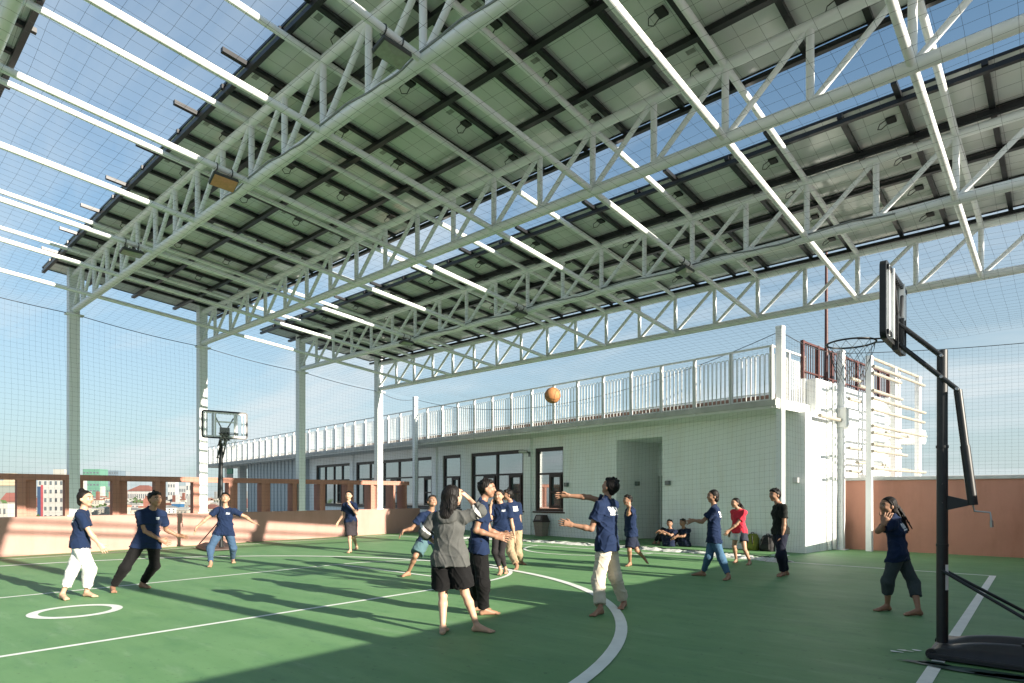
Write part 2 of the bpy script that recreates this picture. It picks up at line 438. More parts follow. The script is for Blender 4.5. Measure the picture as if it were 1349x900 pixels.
window(-22.5, -21.2, [], 2.25, (0,))
window(-20.5, -17.3, [-18.9], 2.28, (0, 1))
window(-16.66, -15.2, [], 2.25, (0,))
# the terrace railing is bolted to the slab
t = thing('terrace_railing', 'white looped iron railing round the pavilion roof terrace', 'railing', (-30, BY, 3.7), 'f')
RX1 = -7.1; SP = 1.055; NSEC = 43
mb = MB(); mb.box((RX1 - SP * NSEC, BY - .02, 5.10), (RX1 + .03, BY + .03, 5.145)); mb.build('top_rail', M['wire'], t)
mb = MB(); mb.tube((RX1 - SP * NSEC, BY + .005, 3.985), (RX1, BY + .005, 3.985), .009, seg=5); mb.build('bottom_rail', M['wire'], t)
p0 = MB(); p0.box((RX1 - .035, BY - .035, 3.62), (RX1 - .012, BY + .045, 5.10)); p0.box((RX1 + .012, BY - .035, 3.62), (RX1 + .035, BY + .045, 5.10)); post = p0.build('railing_post', M['wire'], t)
lp = MB()
for k in range(8):
    cx = RX1 - SP + .105 + k * .1205; w = .046
    pts = [(cx - w * 1.25, BY, 3.68), (cx - w, BY, 4.5), (cx - w, BY, 4.88)] + [(cx - w * math.cos(a), BY, 4.90 + w * 1.1 * math.sin(a)) for a in np.linspace(.35, PI - .35, 5)] + [(cx + w, BY, 4.88), (cx + w, BY, 4.5), (cx + w * 1.25, BY, 3.68)]
    lp.path(pts, .0105, 4, caps=False)
pan = lp.build('baluster_panel', M['wire'], t)
for i in range(1, NSEC):
    for src in (post, pan):
        c = src.copy(); COL.objects.link(c); c.parent = t; c.location = (-SP * i, 0, 0)
for i, yy in enumerate((BY + .95, BY + 1.85)):
    c = post.copy(); COL.objects.link(c); c.parent = t; c.rotation_euler = (0, 0, PI / 2)
    c.matrix_basis = Matrix.Translation((RX1 + 30, yy - BY, 0)) @ Matrix.Rotation(PI / 2, 4, 'Z') @ Matrix.Translation((-(RX1 + 30), 0, 0))
    c = pan.copy(); COL.objects.link(c); c.parent = t
    c.matrix_basis = Matrix.Translation((RX1 + 30, yy - BY - .02, 0)) @ Matrix.Rotation(PI / 2, 4, 'Z') @ Matrix.Diagonal((.88, 1, 1, 1)) @ Matrix.Translation((-(RX1 + 30), 0, 0))
mb = MB(); mb.box((RX1 - .02, BY + .03, 5.10), (RX1 + .03, BY + 1.88, 5.145)); mb.build('top_rail', M['wire'], t)
# brown fence, mast, pipe rack by the end wall
t = thing('brown_fence', 'dark brown bar fence on top of the white stair block', 'fence', (-7.05, 19, 4.55), 'f')
mb = MB(); mb.box((-7.08, 16.5, 5.46), (-7.02, 23.2, 5.51)); mb.box((-7.08, 16.5, 4.70), (-7.02, 23.2, 4.735)); mb.build('fence_rail', M['brown'], t)
bar = None
for i in range(8):
    mb = MB(); y = 16.55 + i * .94; mb.box((-7.09, y - .045, 4.53), (-7.01, y + .045, 5.52)); mb.build('fence_post', M['brown'], t)
for i in range(46):
    y = 16.62 + i * .143
    if bar is None:
        mb = MB(); mb.box((-7.06, y - .009, 4.55), (-7.04, y + .009, 5.46)); bar = mb.build('fence_bar', M['brown'], t)
    else:
        c = bar.copy(); COL.objects.link(c); c.parent = t; c.location = (0, y - 16.62, 0)
mb = MB(); mb.tube((-6.98, 17.9, 4.53), (-6.98, 17.9, 9.6), .055, .03, seg=8); mb.box((-7.1, 17.78, 4.53), (-6.86, 18.02, 4.56))
single('mast', mb, M['brown'], 'thin rusty brown mast rising behind the net hoop', 'mast', (-6.98, 17.9, 4.53), 'f')
t = thing('pipe_rack', 'white frame of posts and horizontal pipes beside the lit wall', 'pipe rack', (-5.9, 19.5, 0), 'f')
RKX = -5.95
ys = [(18.05, 5.15), (19.95, 5.08), (20.25, 5.0), (22.2, 5.13)]
for y, zt in ys:
    mb = MB(); mb.box((RKX - .07, y - .07, -.6), (RKX + .07, y + .07, zt)); mb.build('rack_post', M['post'], t)
mb = MB(); mb.box((RKX - .52, 20.9, -.6), (RKX - .4, 21.02, 4.4)); mb.build('rack_post', M['post'], t)
for i, (z, a, b, dx) in enumerate([(5.12, 18.0, 22.5, .0), (4.86, 18.0, 22.4, .11), (4.68, 17.95, 20.2, .11), (4.42, 18.2, 20.1, -.3), (4.22, 17.95, 20.3, .11), (4.02, 17.95, 22.5, .11), (3.72, 17.95, 22.4, .11), (3.30, 17.95, 22.6, .11), (3.12, 17.95, 20.3, .11),
                                 (2.82, 17.95, 20.2, .11), (2.64, 17.95, 20.3, .11), (2.35, 18.0, 20.2, -.3), (2.18, 17.95, 22.5, .11), (4.15, 20.3, 22.1, -.25), (3.3, 20.3, 22.4, -.3), (2.7, 20.2, 22.0, -.25), (2.25, 20.0, 22.3, -.25), (4.5, 17.3, 18.0, -.2), (3.95, 17.2, 18.0, -.2), (2.7, 17.2, 18.0, -.2), (2.1, 17.3, 18.0, -.2)]):
    mb = MB(); mb.tube((RKX + dx, a, z), (RKX + dx, b, z), .042, seg=8); mb.build('rack_pipe', M['wbar'], t)
for y0, y1, z0, z1, d, lab in ((17.9, 18.75, 3.30, 3.85, .34, 'white box fixed to the lit end wall behind the pipe rack'), (22.9, 23.9, 3.15, 3.6, .62, 'small white box at the far end of the lit wall beyond the rack')):
    t = thing('wall_cabinet', lab, 'wall cabinet', (-6.8, (y0 + y1) / 2, z0), 'f')
    mb = MB(); mb.bbox((-6.80, y0, z0), (-6.80 + d, y1, z1), .02); mb.build('cabinet_body', M['wall2'], t)
    mb = MB(); mb.bbox((-6.797 + d, y0 + .05, z0 + .05), (-6.78 + d, y1 - .05, z1 - .05), .006)
    for q in range(5): mb.box((-6.78 + d, y0 + .12, z0 + .1 + q * .04), (-6.772 + d, y0 + .34, z0 + .118 + q * .04))
    mb.build('cabinet_door', M['post'], t)
for k, y in enumerate((17.5, 17.82)):  # thin tubes added in place of a shaded step in the wall
    mb = MB(); mb.tube((-6.74, y, .02), (-6.74, y, 4.5), .045, seg=10)
    single('downpipe', mb, M['wall2'], ['white downpipe on the lit wall nearer the pavilion corner', 'white downpipe on the lit wall nearer the tall net post'][k], 'downpipe', (-6.74, y, 0), 'f', 'white downpipes on the end wall')
mb = MB(); mb.tube((-6.62, 16.55, 3.52), (-6.62, 18.0, 3.50), .05, seg=10); mb.tube((-6.62, 18.0, 3.5), (-6.62, 18.08, 3.5), .062, seg=10)
single('roof_drain_pipe', mb, M['wbar'], 'short horizontal white pipe running from balcony to net post', 'pipe', (-6.62, 16.55, 3.5), 'f')
# lamps, camera, exit sign, bin, bags on or at the front wall
def wall_lamp(x, y, z, m, lab, side=False):
    t = thing('wall_lamp', lab, 'wall lamp', (x, y, z), 'f', group='box lamps on the pavilion walls')
    mb = MB()
    if side: mb.bbox((x, y - .07, z - .07), (x + .12, y + .07, z + .07), .008)
    else: mb.bbox((x - .07, y - .12, z - .07), (x + .07, y, z + .07), .008)
    mb.build('lamp_body', m, t)
    mb = MB()
    if side: mb.box((x + .03, y - .04, z - .074), (x + .1, y + .04, z - .0702))
    else: mb.box((x - .04, y - .1, z - .074), (x + .04, y - .03, z - .0702))
    mb.build('lamp_glass', M['lens'], t)
wall_lamp(-15.0, WY - .03, 1.84, M['lamp'], 'dark box lamp on the wall just right of the last window')
wall_lamp(-12.83, WY + 1.0, 1.86, M['lamp'], 'dark box lamp inside the recessed doorway', True)
wall_lamp(-10.86, WY, 1.84, M['lamp'], 'dark box lamp on the wall right of the recess above the sitting boys')
wall_lamp(-7.02, WY, 1.86, M['lampsilver'], 'silver box lamp near the lit corner of the pavilion')
t = thing('security_camera', 'small round security camera between two pavilion windows', 'camera', (-17.0, WY, 3.1), 'f')
mb = MB(); mb.tube((-16.85, WY - .1, 3.0), (-16.85, WY - .22, 3.08), .02, seg=6); mb.box((-16.9, WY - .12, 2.9), (-16.8, WY - .1, 3.08)); mb.build('bracket', M['lamp'], t)
mb = MB(); mb.tube((-16.85, WY - .22, 3.08), (-17.15, WY - .34, 3.10), .06, .07, seg=12); mb.build('camera_body', M['lampsilver'], t)
mb = MB(); mb.tube((-17.15, WY - .34, 3.10), (-17.165, WY - .346, 3.101), .05, seg=12); mb.build('camera_lens', M['jbox'], t)
t = thing('exit_sign', 'green exit sign hanging under the far end of the slab', 'sign', (-48, 15.3, 3.2), 'f')
mb = MB(); mb.bbox((-48.6, 15.3, 3.0), (-47.4, 15.38, 3.38), .01); mb.build('sign_panel', M['sign'], t)
mb = MB(); mb.tube((-48.4, 15.34, 3.38), (-48.4, 15.34, 3.6), .01, seg=5); mb.tube((-47.6, 15.34, 3.38), (-47.6, 15.34, 3.6), .01, seg=5); mb.build('hanger', M['lamp'], t)
bx, by = -16.02, 15.85
t = thing('rubbish_bin', 'brown swing-top rubbish bin under the pavilion window', 'rubbish bin', (bx, by, 0), 'f')
mb = MB(); v = []
for z, w, d in ((0, .17, .14), (.50, .225, .19)): v += [(bx - w, by - d, z), (bx + w, by - d, z), (bx + w, by + d, z), (bx - w, by + d, z)]
mb.add(v, [(3, 2, 1, 0), (4, 5, 6, 7), (0, 1, 5, 4), (1, 2, 6, 5), (2, 3, 7, 6), (3, 0, 4, 7)]); mb.build('bin_body', M['bin'], t)
mb = MB(); mb.bbox((bx - .245, by - .21, .503), (bx + .245, by + .21, .55), .01); v = []
for z, w, d in ((.55, .22, .19), (.76, .17, .12)): v += [(bx - w, by - d, z), (bx + w, by - d, z), (bx + w, by + d, z), (bx - w, by + d, z)]
mb.add(v, [(3, 2, 1, 0), (4, 5, 6, 7), (0, 1, 5, 4), (1, 2, 6, 5), (2, 3, 7, 6), (3, 0, 4, 7)]); mb.build('bin_lid', M['binlid'], t)
mb = MB(); mb.add([(bx - .13, by - .185, .59), (bx + .13, by - .185, .59), (bx + .11, by - .145, .73), (bx - .11, by - .145, .73)], [(0, 1, 2, 3)]); mb.build('swing_flap', M['bin'], t)

def bag(name, px, py, w, d, h, m, label, lean=.25, flap=True):
    D = gdepth(py); p = from_w('f', ray(px, py, D)); x, y = p[0], WY - .02 - d / 2
    t = thing(name, label, 'bag', (x, y, 0), 'f')
    v = []; f = []
    lv = [(0, .92, .9), (.04, 1, 1), (.35, 1.02, 1.05), (.7, .95, .9), (.9, .8, .65), (1, .55, .35)]
    for q, a, b in lv:
        for k in range(14):
            an = 2 * PI * k / 14; cx, cy = math.cos(an), math.sin(an)
            sx = math.copysign(abs(cx) ** .6, cx); sy = math.copysign(abs(cy) ** .6, cy)
            v.append((x + sx * w / 2 * a + .02 * math.sin(5 * an + q * 9), y + sy * d / 2 * b + lean * q * d, q * h))
    for i in range(len(lv) - 1):
        for k in range(14): f.append((i * 14 + k, i * 14 + (k + 1) % 14, (i + 1) * 14 + (k + 1) % 14, (i + 1) * 14 + k))
    f += [tuple(range(13, -1, -1)), tuple(range((len(lv) - 1) * 14, len(lv) * 14))]
    mb = MB(); mb.add(v, f, True); mb.build('bag_body', m, t)
    mb = MB(); mb.path([(x - .05, y + lean * d * .8, h * .97), (x - .03, y + lean * d * .7, h * 1.07), (x + .03, y + lean * d * .7, h * 1.07), (x + .05, y + lean * d * .8, h * .97)], .012, 6); mb.build('bag_handle', M['blackbag'], t)
    mb = MB(); mb.bbox((x - w * .34, y - d * .66, h * .1), (x + w * .34, y - d * .42, h * .5), .02); mb.build('bag_pocket', m, t)
    mb = MB()
    for s in (-1, 1): mb.path([(x + s * w * .25, y - d * .5, h * .12), (x + s * w * .3, y - d * .62, h * .5), (x + s * w * .2, y - d * .4, h * .9)], .014, 6)
    mb.build('bag_strap', M['blackbag'], t)
bag('backpack', 990, 725, .33, .26, .44, M['olive'], 'olive green backpack leaning on the white wall')
bag('shoulder_bag', 1009, 726.5, .36, .22, .42, M['blackbag'], 'black square bag next to the olive backpack')
# ------------------------------------------------------------------ steel roof (grid r): trusses along X, tubes along Y
TY = [4.4374 + 3.2428 * (k - 1) for k in range(5)]      # five trusses, number 0 is the one in the top left corner
TY[0] = 1.33
SLP = -.0806
def zb(y): return 6.2498 + SLP * (y - 4.4374)
DEP = .925; X0, DX = -17.416, 2.0195
XL, XR = -19.24, 1.35
def colx(y):                                             # column positions on the parapet, in grid r
    p = from_w('r', (PX - .11, y - XL * 0 + .50, 0)); return p
wnames = ['cut by the top left corner of the view', 'nearest whole one, carrying floodlights along its lower edge', 'second whole one from the front, between two sky gaps', 'third whole one, with floodlights and cable',
          'rearmost one, next to the pavilion and clear of the panels']
cnames = ['hidden', 'nearest on the left, in full shade', 'second from the left, striped by sun beside the far hoop', 'third from the left, in full shade right of the far hoop', 'rearmost, its right side fully sunlit']
webp = webd = None
for k in range(5):
    y, z = TY[k], zb(TY[k])
    xl = colx(y)[0] + .08
    t = thing('roof_truss', 'white tubular roof truss, ' + wnames[k], 'roof truss', (0, y, z), 'r', group='white roof trusses spanning the court')
    mb = MB(); mb.tube((xl, y, z), (XR, y, z), .076, seg=14); mb.build('bottom_chord', M['steel'], t)
    mb = MB(); mb.tube((xl, y, z + DEP), (XR, y, z + DEP), .066, seg=14); mb.build('top_chord', M['steel'], t)
    xs = [X0 + DX * j / 2 for j in range(-1, 19)]
    for i, x in enumerate(xs):
        if webp is None:
            mb = MB(); mb.tube((0, y, z), (0, y, z + DEP), .045, seg=10); webp = mb.build('web_post', M['steel'], t); webp.location = (x, 0, 0)
            mb = MB(); mb.tube((.02, y, z + .03), (DX / 2 - .04, y, z + DEP - .03), .038, seg=10); webd = mb.build('web_diagonal', M['steel'], t); webd.location = (x, 0, 0)
        else:
            for s in (webp, webd):
                if s is webd and i == len(xs) - 1: continue
                c = s.copy(); COL.objects.link(c); c.parent = t; c.location = (x, 0, 0)
    mb = MB(); mb.tube((xs[0] - .02, y, z + DEP - .03), (xl, y, z + .1), .038, seg=10); mb.build('end_diagonal', M['steel'], t)
    # columns
    if k >= 1:
        p = to_w('r', xl - .08, y); cx, cy = PX - .11, p[1]
        c = thing('steel_column', 'white steel column on the pink parapet, ' + cnames[k], 'column', (cx, cy, .945), group='white columns along the pink parapet')
        ztop = z + DEP + .22
        mb = MB()
        for s in (-1, 1): mb.box((cx - .11, cy + s * .105 - .012, .96), (cx + .11, cy + s * .105 + .012, ztop))
        mb.box((cx + .085, cy - .093, .96), (cx + .105, cy + .093, ztop)); mb.box((cx - .1, cy - .093, .96), (cx - .08, cy + .093, ztop)); mb.build('shaft', M['post'], c)
        mb = MB(); mb.box((cx - .118, cy - .16, .945), (cx + .118, cy + .16, .96)); mb.build('base_plate', M['post'], c)
        mb = MB(); mb.box((cx - .118, cy - .14, ztop), (cx + .118, cy + .14, ztop + .02)); mb.box((cx - .02, cy - .2, z - .14), (cx + .16, cy + .2, z - .10)); mb.build('bracket', M['post'], c)
    p = to_w('r', XR + .12, y)
    c = thing('steel_column', 'white steel column at the wall end of the roof truss, ' + ORD[k] + ' from the front', 'column', (p[0], p[1], 0), group='white columns along the side wall')
    mb = MB(); mb.box((p[0] - .12, p[1] - .14, 0), (p[0] + .12, p[1] + .14, z + DEP + .2)); mb.build('shaft', M['post'], c)

# tubes between the trusses: one at chord level, one at the top, on every second truss post
def on_slope(x, ya, yb, dz, r, seg=12):
    mb = MB(); mb.tube((x, ya, zb(ya) + dz), (x, yb, zb(yb) + dz), r, seg=seg); return mb
lowsrc = topsrc = None
for j in range(0, 10):
    x = X0 + DX * j
    for lev in ('lower', 'upper'):
        lab = 'long white %s roof tube crossing the trusses, %s counted from the left parapet' % (lev, ORD[j])
        src = lowsrc if lev == 'lower' else topsrc
        if src is None:
            ya, yb_ = (-2.4, 14.12) if lev == 'lower' else (-2.4, 14.2)
            mb = on_slope(x, ya, yb_, 0 if lev == 'lower' else DEP, .047 if lev == 'lower' else .045)
            src = single('roof_tube', mb, M['steel'], lab, 'roof tube', (x, 4, zb(4)), 'r', 'white tubes crossing the roof trusses')
            if lev == 'lower': lowsrc = src
            else: topsrc = src
        else:
            c = src.copy(); COL.objects.link(c); c.location = to_w('r', x, 4, zb(4)); c['label'] = lab

# solar panels in sloping strips
DP = 1.13                    # underside of panels above the lower chord level
PW, PH, PXP, PYP = 1.655, 1.085, 1.665, 1.10
XB = -5.13
def strip(nm, ylo, rows, n0, n1):
    global pansrc
    for r in range(rows):
        for n in range(n0, n1):
            x1 = XB + PXP * n; yc = ylo + PYP * r + PYP / 2
            lab = 'solar panel in the %s strip, %s row from its left, %s from the parapet' % (nm, ORD[r], ORD[n - n0])
            if pansrc is None:
                pansrc = make_panel(x1, yc, lab)
            else:
                c = dup(pansrc); c.location = to_w('r', x1 - PXP / 2, yc, zb(yc) + DP); c['label'] = lab
def make_panel(x1, yc, lab):
    t = thing('solar_panel', lab, 'solar panel', (0, 0, 0), 'r', group='solar panels on the roof')
    t.rotation_euler = (math.atan(SLP), 0, YAW['r'])
    t.location = to_w('r', x1 - PXP / 2, yc, zb(yc) + DP)
    w, h = PW / 2, PH / 2
    mb = MB(); b = .012
    mb.box((-w, -h, 0), (w, -h + b, .04)); mb.box((-w, h - b, 0), (w, h, .04)); mb.box((-w, -h + b, 0), (-w + b, h - b, .04)); mb.box((w - b, -h + b, 0), (w, h - b, .04)); mb.build('panel_frame', M['rail'], t, rel=False)
    mb = MB(); mb.box((-w + b, -h + b, .020), (w - b, h - b, .026)); mb.build('backsheet', M['back'], t, rel=False)
    mb = MB(); mb.box((-w + b, -h + b, .028), (w - b, h - b, .038)); mb.build('glass', M['cell'], t, rel=False)
    mb = MB(); mb.bbox((w - .22, -.075, -.012), (w - .10, .075, .020), .006); jb = mb.build('junction_box', M['jbox'], t, rel=False)
    mb = MB(); mb.path([(w - .21, -.05, .0), (w - .29, -.07, -.05), (w - .33, .0, -.075), (w - .30, .07, -.05), (w - .21, .055, .0)], .007, 5); c = mb.build('cable', M['jbox'], None); c.parent = jb
    mb = MB(); mb.box((w - .23, -.36, .0185), (w - .11, -.28, .0199)); mb.build('rating_plate', M['plate'], t, rel=False)
    return t
pansrc = None
YA, YB, YO = 3.93, 9.82, 1.86 - 2.2
strip('front', YA, 4, -8, 4)
strip('rear', YB, 4, -8, 4)
strip('corner', YO, 2, -8, 1)
railsrc = {}
def cross(name, key, mbf, lab, cat, x, y, grp):
    if key not in railsrc:
        railsrc[key] = single(name, mbf(), M['rail'], lab, cat, (x, y, zb(y)), 'r', grp)
    else:
        c = railsrc[key].copy(); COL.objects.link(c); c.location = to_w('r', x, y, zb(y)); c['label'] = lab
def on_slope_box(x, ya, yb_, w, d0, d1):
    mb = MB()
    v = []
    for y in (ya, yb_):
        for a, b in ((-w, d0), (w, d0), (w, d1), (-w, d1)): v.append((x + a, y, zb(y) + b))
    mb.add(v, [(3, 2, 1, 0), (4, 5, 6, 7), (0, 1, 5, 4), (1, 2, 6, 5), (2, 3, 7, 6), (3, 0, 4, 7)])
    return mb
for nm, ylo, rows, n0, n1 in (('front', YA, 4, -8, 4), ('rear', YB, 4, -8, 4), ('corner', YO, 2, -8, 1)):
    xa, xb = XB + PXP * (n0 - 1), XB + PXP * (n1 - 1)
    i = 0
    for n in range(n0, n1):
        for q, dx in enumerate((-.70, .03)):
            x = XB + PXP * n + dx
            lo, hi = (ylo - .03, ylo + rows * PYP - .05) if q == 0 else (ylo - .33, ylo + rows * PYP + .06)
            cross('mounting_rail', (nm, q), lambda: on_slope_box(x, lo, hi, .034, 1.066, 1.128), 'black mounting rail under the %s panel strip, %s from the parapet end' % (nm, ORD[i] if i < 26 else 'last'), 'mounting rail', x, ylo + 1, 'black rails under the solar panels')
            i += 1
    for r in range(rows + 1):
        y = ylo + PYP * r - .07
        if r == 0: y = ylo + .03
        if r == rows: y = ylo + PYP * rows - .05
        mb = MB(); w = .045 if 0 < r < rows else .035; z = zb(y)
        mb.box((xa + .05, y - w, z + 1.0), (xb, y + w, z + 1.063))
        single('cross_beam', mb, M['rail'], 'black beam along the %s panel strip, %s from its left edge' % (nm, ORD[r]), 'beam', (xa, y, z + 1.0), 'r', 'black beams under the solar panels')

# floodlights clipped under the tubes
def floodlight(k, j, dy, lens, lab, tilt):
    y = TY[k] + dy; x = X0 + DX * j; z = zb(y)
    t = thing('floodlight', lab, 'floodlight', (x, y, z), 'r', group='floodlights under the roof tubes')
    mb = MB()
    for yy in (y - .11, y + .11):
        mb.path([(x + .055 * math.cos(a), yy, z + SLP * (yy - y) + .055 * math.sin(a)) for a in np.linspace(0, 2 * PI, 11)[:-1]], .008, 5, True)
        mb.tube((x, yy, z - .055), (x + .02, yy, z - .15), .012, seg=6)
    mb.build('bracket', M['housing'], t)
    Mx = Matrix.Translation((x, y, z - .17)) @ Matrix.Rotation(tilt, 4, 'Y')
    mb = MB(); mb.bbox((-.115, -.185, -.03), (.115, .185, .03), .015)
    for q in range(7): mb.box((-.09, -.15 + q * .046, .03), (.09, -.135 + q * .046, .052))
    mb.xf(Mx); mb.build('housing', M['housing'], t)
    mb = MB(); mb.add([(-.098, -.168, -.032), (.098, -.168, -.032), (.098, .168, -.032), (-.098, .168, -.032), (-.03, -.03, -.046), (.03, -.03, -.046), (.03, .03, -.046), (-.03, .03, -.046)],
                      [(0, 4, 5, 1), (1, 5, 6, 2), (2, 6, 7, 3), (3, 7, 4, 0), (4, 7, 6, 5)]); mb.xf(Mx); mb.build('lens', lens, t)
floodlight(1, 2, -.42, M['lens'], 'floodlight above the left parapet, smallest on the front truss', -.15)
floodlight(1, 4, -.42, M['lens_warm'], 'floodlight with a warm orange lens on the front truss', -.5)
floodlight(1, 6, -.42, M['lens'], 'large greenish floodlight on the front truss near the top of the view', -.25)
floodlight(3, 2, -.30, M['lens'], 'floodlight farthest left under the third truss', -.2)
floodlight(3, 4, -.30, M['lens'], 'floodlight under the middle of the third truss', -.2)
floodlight(3, 6, -.30, M['lens'], 'floodlight under the third truss towards the hoop side', -.3)
# cables strapped along the lower chords
for k, xa, xb, lab in ((1, -10.2, -4.0, 'grey cable sagging along the front truss'), (3, -13.6, -2.0, 'grey cable looping along the third truss')):
    y = TY[k]; pts = []
    n = 60
    for i in range(n + 1):
        x = xa + (xb - xa) * i / n; ph = ((x - X0) / DX) % 1
        pts.append((x, y - .075, zb(y) + .03 + .035 * math.sin(ph * 2 * PI) - .02 * abs(math.sin(ph * PI * 3))))
    mb = MB(); mb.path(pts, .014, 6); single('roof_cable', mb, M['cable'], lab, 'cable', (xa, y, zb(y)), 'r')

# ------------------------------------------------------------------ netting
def net_mesh(fn, nu, nv, du, dv, r=.0014):
    """fn(u,v)->point; strings every du/dv over [0,nu]x[0,nv] metres of net"""
    mb = MB()
    vs = []; fs = []; cnt = 0
    def string(pts):
        nonlocal cnt
        P = np.asarray(pts); T = np.gradient(P, axis=0); T /= np.maximum(np.linalg.norm(T, axis=1), 1e-9)[:, None]
        a = np.cross(T, [0.31, 0.22, .93]); a /= np.maximum(np.linalg.norm(a, axis=1), 1e-9)[:, None]; b = np.cross(T, a)
        n = len(P)
        for q in range(3):
            an = q * 2 * PI / 3; vs.append(P + r * (math.cos(an) * a + math.sin(an) * b))
        for i in range(n - 1):
            for q in range(3):
                p = (q + 1) % 3; fs.append((cnt + q * n + i, cnt + p * n + i, cnt + p * n + i + 1, cnt + q * n + i + 1))
        cnt += 3 * n
    ST = .5
    for u in np.arange(0, nu + 1e-6, du): string([fn(u, v) for v in np.linspace(0, nv, max(2, int(nv / ST) + 1))])
    for v in np.arange(0, nv + 1e-6, dv): string([fn(u, v) for u in np.linspace(0, nu, max(2, int(nu / ST) + 1))])
    mb.add(np.concatenate(vs), fs); return mb
def wob(a, b): return math.sin(a * 2.1 + b * .7) * .5 + math.sin(a * .83 - b * 1.9 + 1) * .5
G = .125
def ceil_net(u, v):
    x, y = -19.0 + u, -1.2 + v
    k = (y - TY[0]) / 3.2428; ph = k - math.floor(k); px = ((x - X0) / DX) % 1
    sag = .09 * math.sin(PI * ph) * (0.4 + .6 * math.sin(PI * px)) + .02 * wob(x, y)
    yy = min(y, TY[4])
    z = zb(yy) - .095 - sag
    if y > TY[4]: z -= (y - TY[4]) * .05
    return to_w('r', x + .03 * wob(y, x), y + .03 * wob(x * 1.3, y), z)
single('ceiling_net', net_mesh(ceil_net, 20.2, 19.0, .20, .20), M['cord'], 'thin dark safety net stretched flat under the roof trusses', 'net', (-9, 7, 6))
colY = [to_w('r', colx(TY[k])[0], TY[k])[1] for k in range(5)]
def wire_z(y): return zb(y - .5) - .12
def side_net(u, v):
    y = -2 + u; zt = wire_z(y) - .05 * math.sin(PI * (((y - colY[1]) / 3.25) % 1)); x = PX + .02
    zb_ = .96
    return np.array([x + .05 * wob(y, v) * (v / 5.2), y + .03 * wob(v, y), zt + (zb_ - zt) * (v / 5.2)])
single('side_net', net_mesh(side_net, 18.6, 5.2, G, G), M['cord'], 'thin dark safety net hanging above the pink parapet', 'net', (PX, 7, 3))
# net posts by the pavilion
def net_post(x, y, ztop, w, lab, base=0.0):
    t = thing('net_post', lab, 'post', (x, y, base), 'f', group='white net posts by the pavilion')
    mb = MB(); mb.bbox((x - w, y - w, base + .012), (x + w, y + w, ztop), .012); mb.build('shaft', M['post'], t)
    mb = MB(); mb.box((x - w * 1.9, y - w * 1.9, base), (x + w * 1.9, y + w * 1.9, base + .012)); mb.build('base_plate', M['post'], t)
    mb = MB(); mb.bbox((x - w - .006, y - w - .006, ztop - .06), (x + w + .006, y + w + .006, ztop + .004), .01); mb.build('cap', M['post'], t)
NPA = from_w('f', ray(547, 700, 26.5)); NPB = from_w('f', ray(1028, 700, 15.35)); NPC = from_w('f', ray(1108, 724, 16.99))
za = EYE + (HZ - 523) / FPX * 26.5; zb2 = EYE + (HZ - 430) / FPX * 15.35; zc = EYE + (HZ - 462) / FPX * 16.99
net_post(NPA[0], NPA[1], za, .085, 'thin white net post standing behind the far end of the pink wall')
net_post(NPB[0], NPB[1], zb2, .085, 'white net post in front of the balcony corner')
net_post(NPC[0], NPC[1], zc, .08, 'white net post between the lit wall and the red wall')
A = to_w('f', NPA[0], NPA[1], za - .1); B = to_w('f', NPB[0], NPB[1], zb2 - .12); Cc = to_w('f', NPC[0], NPC[1], zc - .08)
C4 = np.array([PX, colY[4], wire_z(colY[4])])
Dp = np.array([1.3, 19.0, EYE + (HZ - 440) / FPX * 13.7])
def wire(a, b, sag, n=24): return [a + (b - a) * i / n - np.array([0, 0, sag * 4 * (i / n) * (1 - i / n)]) for i in range(n + 1)]
w1 = wire(A, B, 1.05); w2 = wire(B, Cc, .12, 10); w3 = wire(Cc, Dp, .08, 12); w0 = wire(C4, A, .15, 10)
mb = MB()
for w in (w1, w2, w3, w0): mb.path(w, .009, 5)
single('net_wire', mb, M['rope'], 'dark sagging wire carrying the back net between posts', 'wire', (-9, 16, 4.5))
def left_wire_pts():
    return [np.array([PX + .02, y, wire_z(y) - .05 * math.sin(PI * (((y - colY[1]) / 3.25) % 1))]) for y in np.linspace(-2, colY[4], 60)]
mb = MB(); mb.path(left_wire_pts(), .010, 5); single('net_wire', mb, M['rope'], 'dark wire along the left columns carrying the side net', 'wire', (PX, 7, 5.5))
def seg_net(w, uend, zlow, bulge):
    P = np.array(w); L = np.concatenate([[0], np.cumsum(np.linalg.norm(np.diff(P[:, :2], axis=0), axis=1))])
    tot = L[-1]; h = 4.6
    d = (P[-1] - P[0])[:2]; nrm = np.array([d[1], -d[0], 0]) / np.linalg.norm(d)
    def fn(u, v):
        q = np.array([np.interp(u, L, P[:, i]) for i in range(3)])
        return np.array([q[0], q[1], q[2] + (zlow - q[2]) * v / h]) + nrm * (.04 * wob(u, v) + bulge * math.sin(PI * v / h)) * (v / h)
    return net_mesh(fn, tot, h, G, G)
single('back_net', seg_net(w1, 0, .06, .25), M['cord'], 'thin dark net hanging in front of the pavilion windows', 'net', (-9, 16, 2))
single('back_net', seg_net(w2, 0, .06, .05), M['cord'], 'narrow net between the two tall white net posts', 'net', (-4.5, 17.5, 2))
single('back_net', seg_net(w3, 0, 1.98, .05), M['cord'], 'thin dark net hanging above the terracotta wall', 'net', (-1.5, 19, 3))
